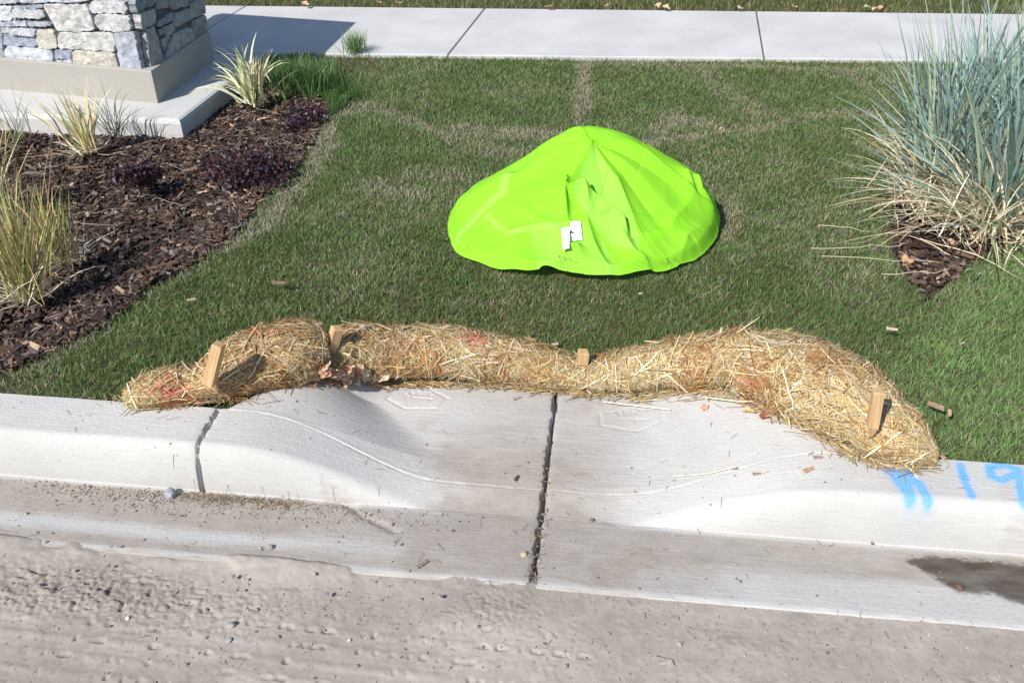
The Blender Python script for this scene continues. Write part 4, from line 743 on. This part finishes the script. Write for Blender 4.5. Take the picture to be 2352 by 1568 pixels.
# ------------------------------------------------------------------ pebbles, bark bits, dry leaves
def blob(r, c, sc, seed, name, label, cat, group, u, v, dz=0., mat=None, rz=0., flatz=None):
    n, m = 9, 12; th = np.linspace(0, math.pi, n); ph = np.linspace(0, 2 * math.pi, m, endpoint=False); T, Ph = np.meshgrid(th, ph, indexing='ij'); D = np.stack([np.sin(T) * np.cos(Ph), np.sin(T) * np.sin(Ph), np.cos(T)], -1)
    k = 1 + .34 * (vnoise(D[..., 0] * 1.7 + seed * 3.1, D[..., 1] * 1.7 + D[..., 2] * 1.3 + seed, 200) - .5); V = D * k[..., None] * r * np.array(sc); o = mesh(name, V.reshape(-1, 3), grid_faces(n, m, True)[:, ::-1], mat or M_LIT, col=np.array(c), smooth_=False)
    q = P(u, v, dz) if flatz is None else P(u, v, flat=flatz); o.location = (q[0], q[1], q[2] + r * sc[2] * .6); o.rotation_euler = (0, 0, rz); tag(o, label, cat, group); return o
blob(.017, (.27, .28, .30), (1, 1, 1.0), 1, 'pebble', 'largest blue grey pebble against the foot of the kerb left of the joint', 'pebble', 'pebbles on the street and gutter', 393, 1138, -.0, M_STONE)
for i, (u, v, r, c, lb) in enumerate([(531, 1436, .011, (.28, .27, .27), 'smooth oval grey pebble half sunk in the mud'), (527, 1471, .008, (.28, .30, .34), 'small bluish pebble just below the smooth oval one'), (293, 1420, .006, (.6, .57, .52), 'pale chip of stone in the mud left of the oval pebble'), (620, 1258, .011, (.30, .27, .24), 'dark broken crumb on the left half of the gutter pan'), (803, 1470, .005, (.55, .53, .50), 'tiny white stone in the mud below the gutter centre'), (2204, 1350, .013, (.13, .07, .055), 'dark red brown crumb beside the wet patch'), (1360, 1195, .007, (.14, .12, .11), 'black crumb on the dusty pan right of the centre joint'), (1203, 1274, .010, (.42, .33, .24), 'tan crumb stuck in the centre joint'), (1186, 1216 - 115, .006, (.10, .08, .07), 'black splinter standing near the tooled line'), (722, 1318, .006, (.34, .33, .33), 'grey pebble on the lip of the pan')]):
    blob(r, c, (1, .8, .6), i + 3, 'pebble', lb, 'pebble', 'pebbles on the street and gutter', u, v, 0, M_STONE, rz=i, flatz=(-.1215 if v > 1400 else None))
pl = [(84, 1224), (280, 1256), (330, 1240), (108, 1244), (598, 1258), (560, 1330), (602, 1262), (535, 1325), (546, 1355), (750, 1365), (757, 1380), (1010, 1390 - 20), (590, 1410 - 10), (640, 1462), (160, 1420 - 110), (250, 1300), (1700, 1336), (1270, 1305), (1450, 1075), (1548, 1335 - 230), (2005, 1240), (1690, 1330), (1040, 1220), (900, 1205), (1400, 1455), (1560, 1480), (1760, 1450), (1900, 1500), (2150, 1495), (980, 1500), (820, 1530), (430, 1525), (120, 1500), (1300, 1530), (1100, 1440), (1480, 1410), (340, 1150), (205, 1118), (60, 1180), (700, 1210), (640, 1190)]
ORD = ['first', 'second', 'third', 'fourth', 'fifth', 'sixth', 'seventh', 'eighth', 'ninth', 'tenth', 'eleventh', 'twelfth', 'thirteenth', 'fourteenth', 'fifteenth', 'sixteenth', 'seventeenth', 'eighteenth', 'nineteenth', 'twentieth', 'twenty first', 'twenty second', 'twenty third', 'twenty fourth', 'twenty fifth', 'twenty sixth', 'twenty seventh', 'twenty eighth']
count = {}
for i, (u, v) in enumerate(sorted(pl)):
    where = 'muddy street' if v > 1370 else ('kerb and apron' if v < 1110 else ('left half of the gutter' if u < 1200 else 'right half of the gutter')); count[where] = count.get(where, -1) + 1
    blob(random.uniform(.0035, .0065), random.choice([(.22, .21, .20), (.16, .14, .125), (.36, .33, .30), (.28, .24, .21)]), (1, .8, .6), i + 30, 'pebble', 'pea sized pebble on the %s, %s from the left' % (where, ORD[count[where]]), 'pebble', 'small scattered pebbles', u, v, 0, M_STONE, rz=i, flatz=(-.1215 if v > 1370 else None))
def barkbit(u, v, L, th, c, label, wd=.35, dz=.0, flatz=None):
    V, Fq, cc = chips(np.zeros(1), np.zeros(1), np.zeros(1), np.array([L]), np.array([L * wd]), np.array([L * .08 + .0015]), np.array([th]), np.array([.08]), np.array([.15]), np.array([c])); o = mesh('bark_chip', V, Fq, M_BARK, col=cc, smooth_=False); q = P(u, v, dz) if flatz is None else P(u, v, flat=flatz); o.location = (q[0], q[1], q[2] + .004); tag(o, label, 'bark chip', 'stray bark chips')
for a in [(968, 1298, .034, .9, (.24, .20, .17), 'dark curled bark chip on the pan left of the centre joint'), (1186, 1100, .022, 1.2, (.10, .07, .05), 'black upright splinter by the tooled line left of the centre joint'), (1878, 1052, .026, .1, (.30, .24, .20), 'grey brown bark piece on the kerb below the right end of the wattle'), (1858, 1080, .036, .55, (.42, .30, .20), 'tan bark sliver on top of the right kerb'), (1738, 1092 - 2, .024, .1, (.34, .25, .19), 'flat brown bark piece on the curved tooled line'), (1688, 1078, .016, .3, (.32, .22, .15), 'small brown bark piece at the end of the line straw'), (1186, 916, .030, .7, (.36, .31, .26), 'grey clod on the apron left of the centre joint'), (1548, 1420, .022, -.1, (.27, .24, .21), 'crumpled flat scrap pressed in the mud'), (1522, 1520, .045, -.12, (.30, .27, .25), 'large flat grey chip pressed in the mud at the bottom'), (1713, 256, .03, .3, (.22, .07, .05), 'dark red leaf scrap lying on the back lawn'), (1655, 297, .03, 1., (.62, .45, .33), 'pale tan leaf scrap on the dry sod seam'), (640, 652, .05, .1, (.20, .14, .09), 'long brown bark sliver on the lawn left of the vest'), (440, 690, .03, .6, (.45, .34, .24), 'tan bark chip on the lawn beside the left mulch'), (2180, 985 - 35, .03, 1.2, (.55, .36, .26), 'salmon coloured chip on the right lawn near the wattle'), (2150, 935, .045, -.5, (.30, .20, .14), 'brown bark sliver on the right lawn near the wattle'), (2048, 758, .035, -.1, (.52, .42, .34), 'pale chip on the lawn right of the vest'), (1470, 676, .014, .3, (.60, .50, .46), 'tiny pale stone in the lawn below the vest'), (1275, 792, .022, .4, (.62, .42, .33), 'pinkish stone on the back of the wattle'), (2210, 750 + 40, .02, .3, (.42, .34, .3), 'small chip on the bright right lawn'), (2070, 1050 - 120, .02, .9, (.3, .2, .14), 'small dark chip close to the right stake')]:
    u, v, L, th, c, lb = a; lawn = v < 1000 and (v < 860 or u > 2000); barkbit(u, v, L, th, c, lb, dz=(.02 if v < 780 or u > 2040 else .0) if lawn else 0., flatz=(-.1215 if v > 1400 else None))
def dryleaf(u, v, s, rz, c, label, group, dz=.01, tilt=(.3, .2)):
    n, m = 7, 22; rr = np.linspace(.05, 1, n); th = np.linspace(0, 2 * math.pi, m, endpoint=False); lobe = .62 + .30 * np.abs(np.cos(th * 2.5)) + .08 * RNG.random(m); Rr, Ti = np.meshgrid(rr, np.arange(m), indexing='ij'); x = Rr * lobe[Ti] * np.cos(th[Ti]); y = Rr * lobe[Ti] * np.sin(th[Ti]) * .8; a = random.uniform(.3, .9); z = a * y ** 2 + .25 * a * x ** 2 * random.choice((-1, 1)) + .12 * np.sin(th[Ti] * 5) * Rr
    V = np.stack([x, y, z], -1).reshape(-1, 3) * s; o = mesh('dry_leaf', V, grid_faces(n, m, True), M_DRYLEAF, col=np.array(c)); q = P(u, v, dz); o.location = tuple(q); o.rotation_euler = (tilt[0], tilt[1], rz); tag(o, label, 'leaf', group)
lc = [(.62, .42, .28), (.52, .30, .19), (.70, .54, .38), (.44, .24, .16), (.60, .38, .27), (.72, .60, .46)]
for i in range(34):
    u = random.uniform(748, 865); v = random.uniform(842, 884) if u < 850 else random.uniform(862, 884); dryleaf(u, v, random.uniform(.015, .027), random.uniform(0, 6), random.choice(lc), 'curled brown dry leaf in the heap between wattle and apron', 'dry leaves heaped at the crease of the wattle', ((884 - v) * .0029 + .014) / 1.2, (random.uniform(-.9, .9), random.uniform(-.9, .9)))
dryleaf(880, 862, .030, .4, (.62, .45, .30), 'largest tan dry leaf at the right end of the leaf heap', None, .06, (.7, -.3)); dryleaf(818, 880, .020, 1., (.62, .60, .55), 'grey white curled leaf at the front of the leaf heap', None, .03, (.5, .3))
dryleaf(718, 878, .020, .4, (.40, .22, .16), 'brown curled leaf under the left hump of the wattle', None, .01, (.7, -.3)); dryleaf(1722, 945, .022, 2.4, (.66, .46, .20), 'curled yellow straw knot at the foot of the right hump', None, .014, (.9, .4)); dryleaf(1755, 955, .018, .4, (.28, .10, .08), 'dark red leaf beside the curled yellow knot', None, .008, (.2, -.1)); dryleaf(1618, 935, .014, .4, (.55, .32, .22), 'small orange brown leaf below the right half of the wattle', None, .01, (.4, -.3))
dryleaf(2240, 545, .05, .9, (.66, .48, .30), 'large tan leaf on the mulch under the blue grass', None, -.005, (.3, .1)); dryleaf(2085, 598, .028, .2, (.60, .33, .17), 'orange brown leaf on the mulch left of the blue grass', None, -.005, (.2, .1))
for i, (u, v) in enumerate(sorted([(700, 10), (1395, 13), (1510, 12), (1530, 17), (1700, 18), (1990, 17), (2010, 20), (2020, 18), (915, 8), (1260, 15), (870, 6), (1825, 17)])): dryleaf(u, v, .03, i, random.choice(lc), 'fallen tan leaf on the verge beyond the sidewalk, %s from the left' % ORD[i], 'fallen leaves on the far verge', .03)
# white snail-like curls on top of the wattle
blob(.008, (.33, .31, .28), (1, .8, .9), 91, 'snail_shell', 'whitish round shell on top of the wattle near the second stake', 'shell', None, 834, 752, .17, M_LIT)
print('done')
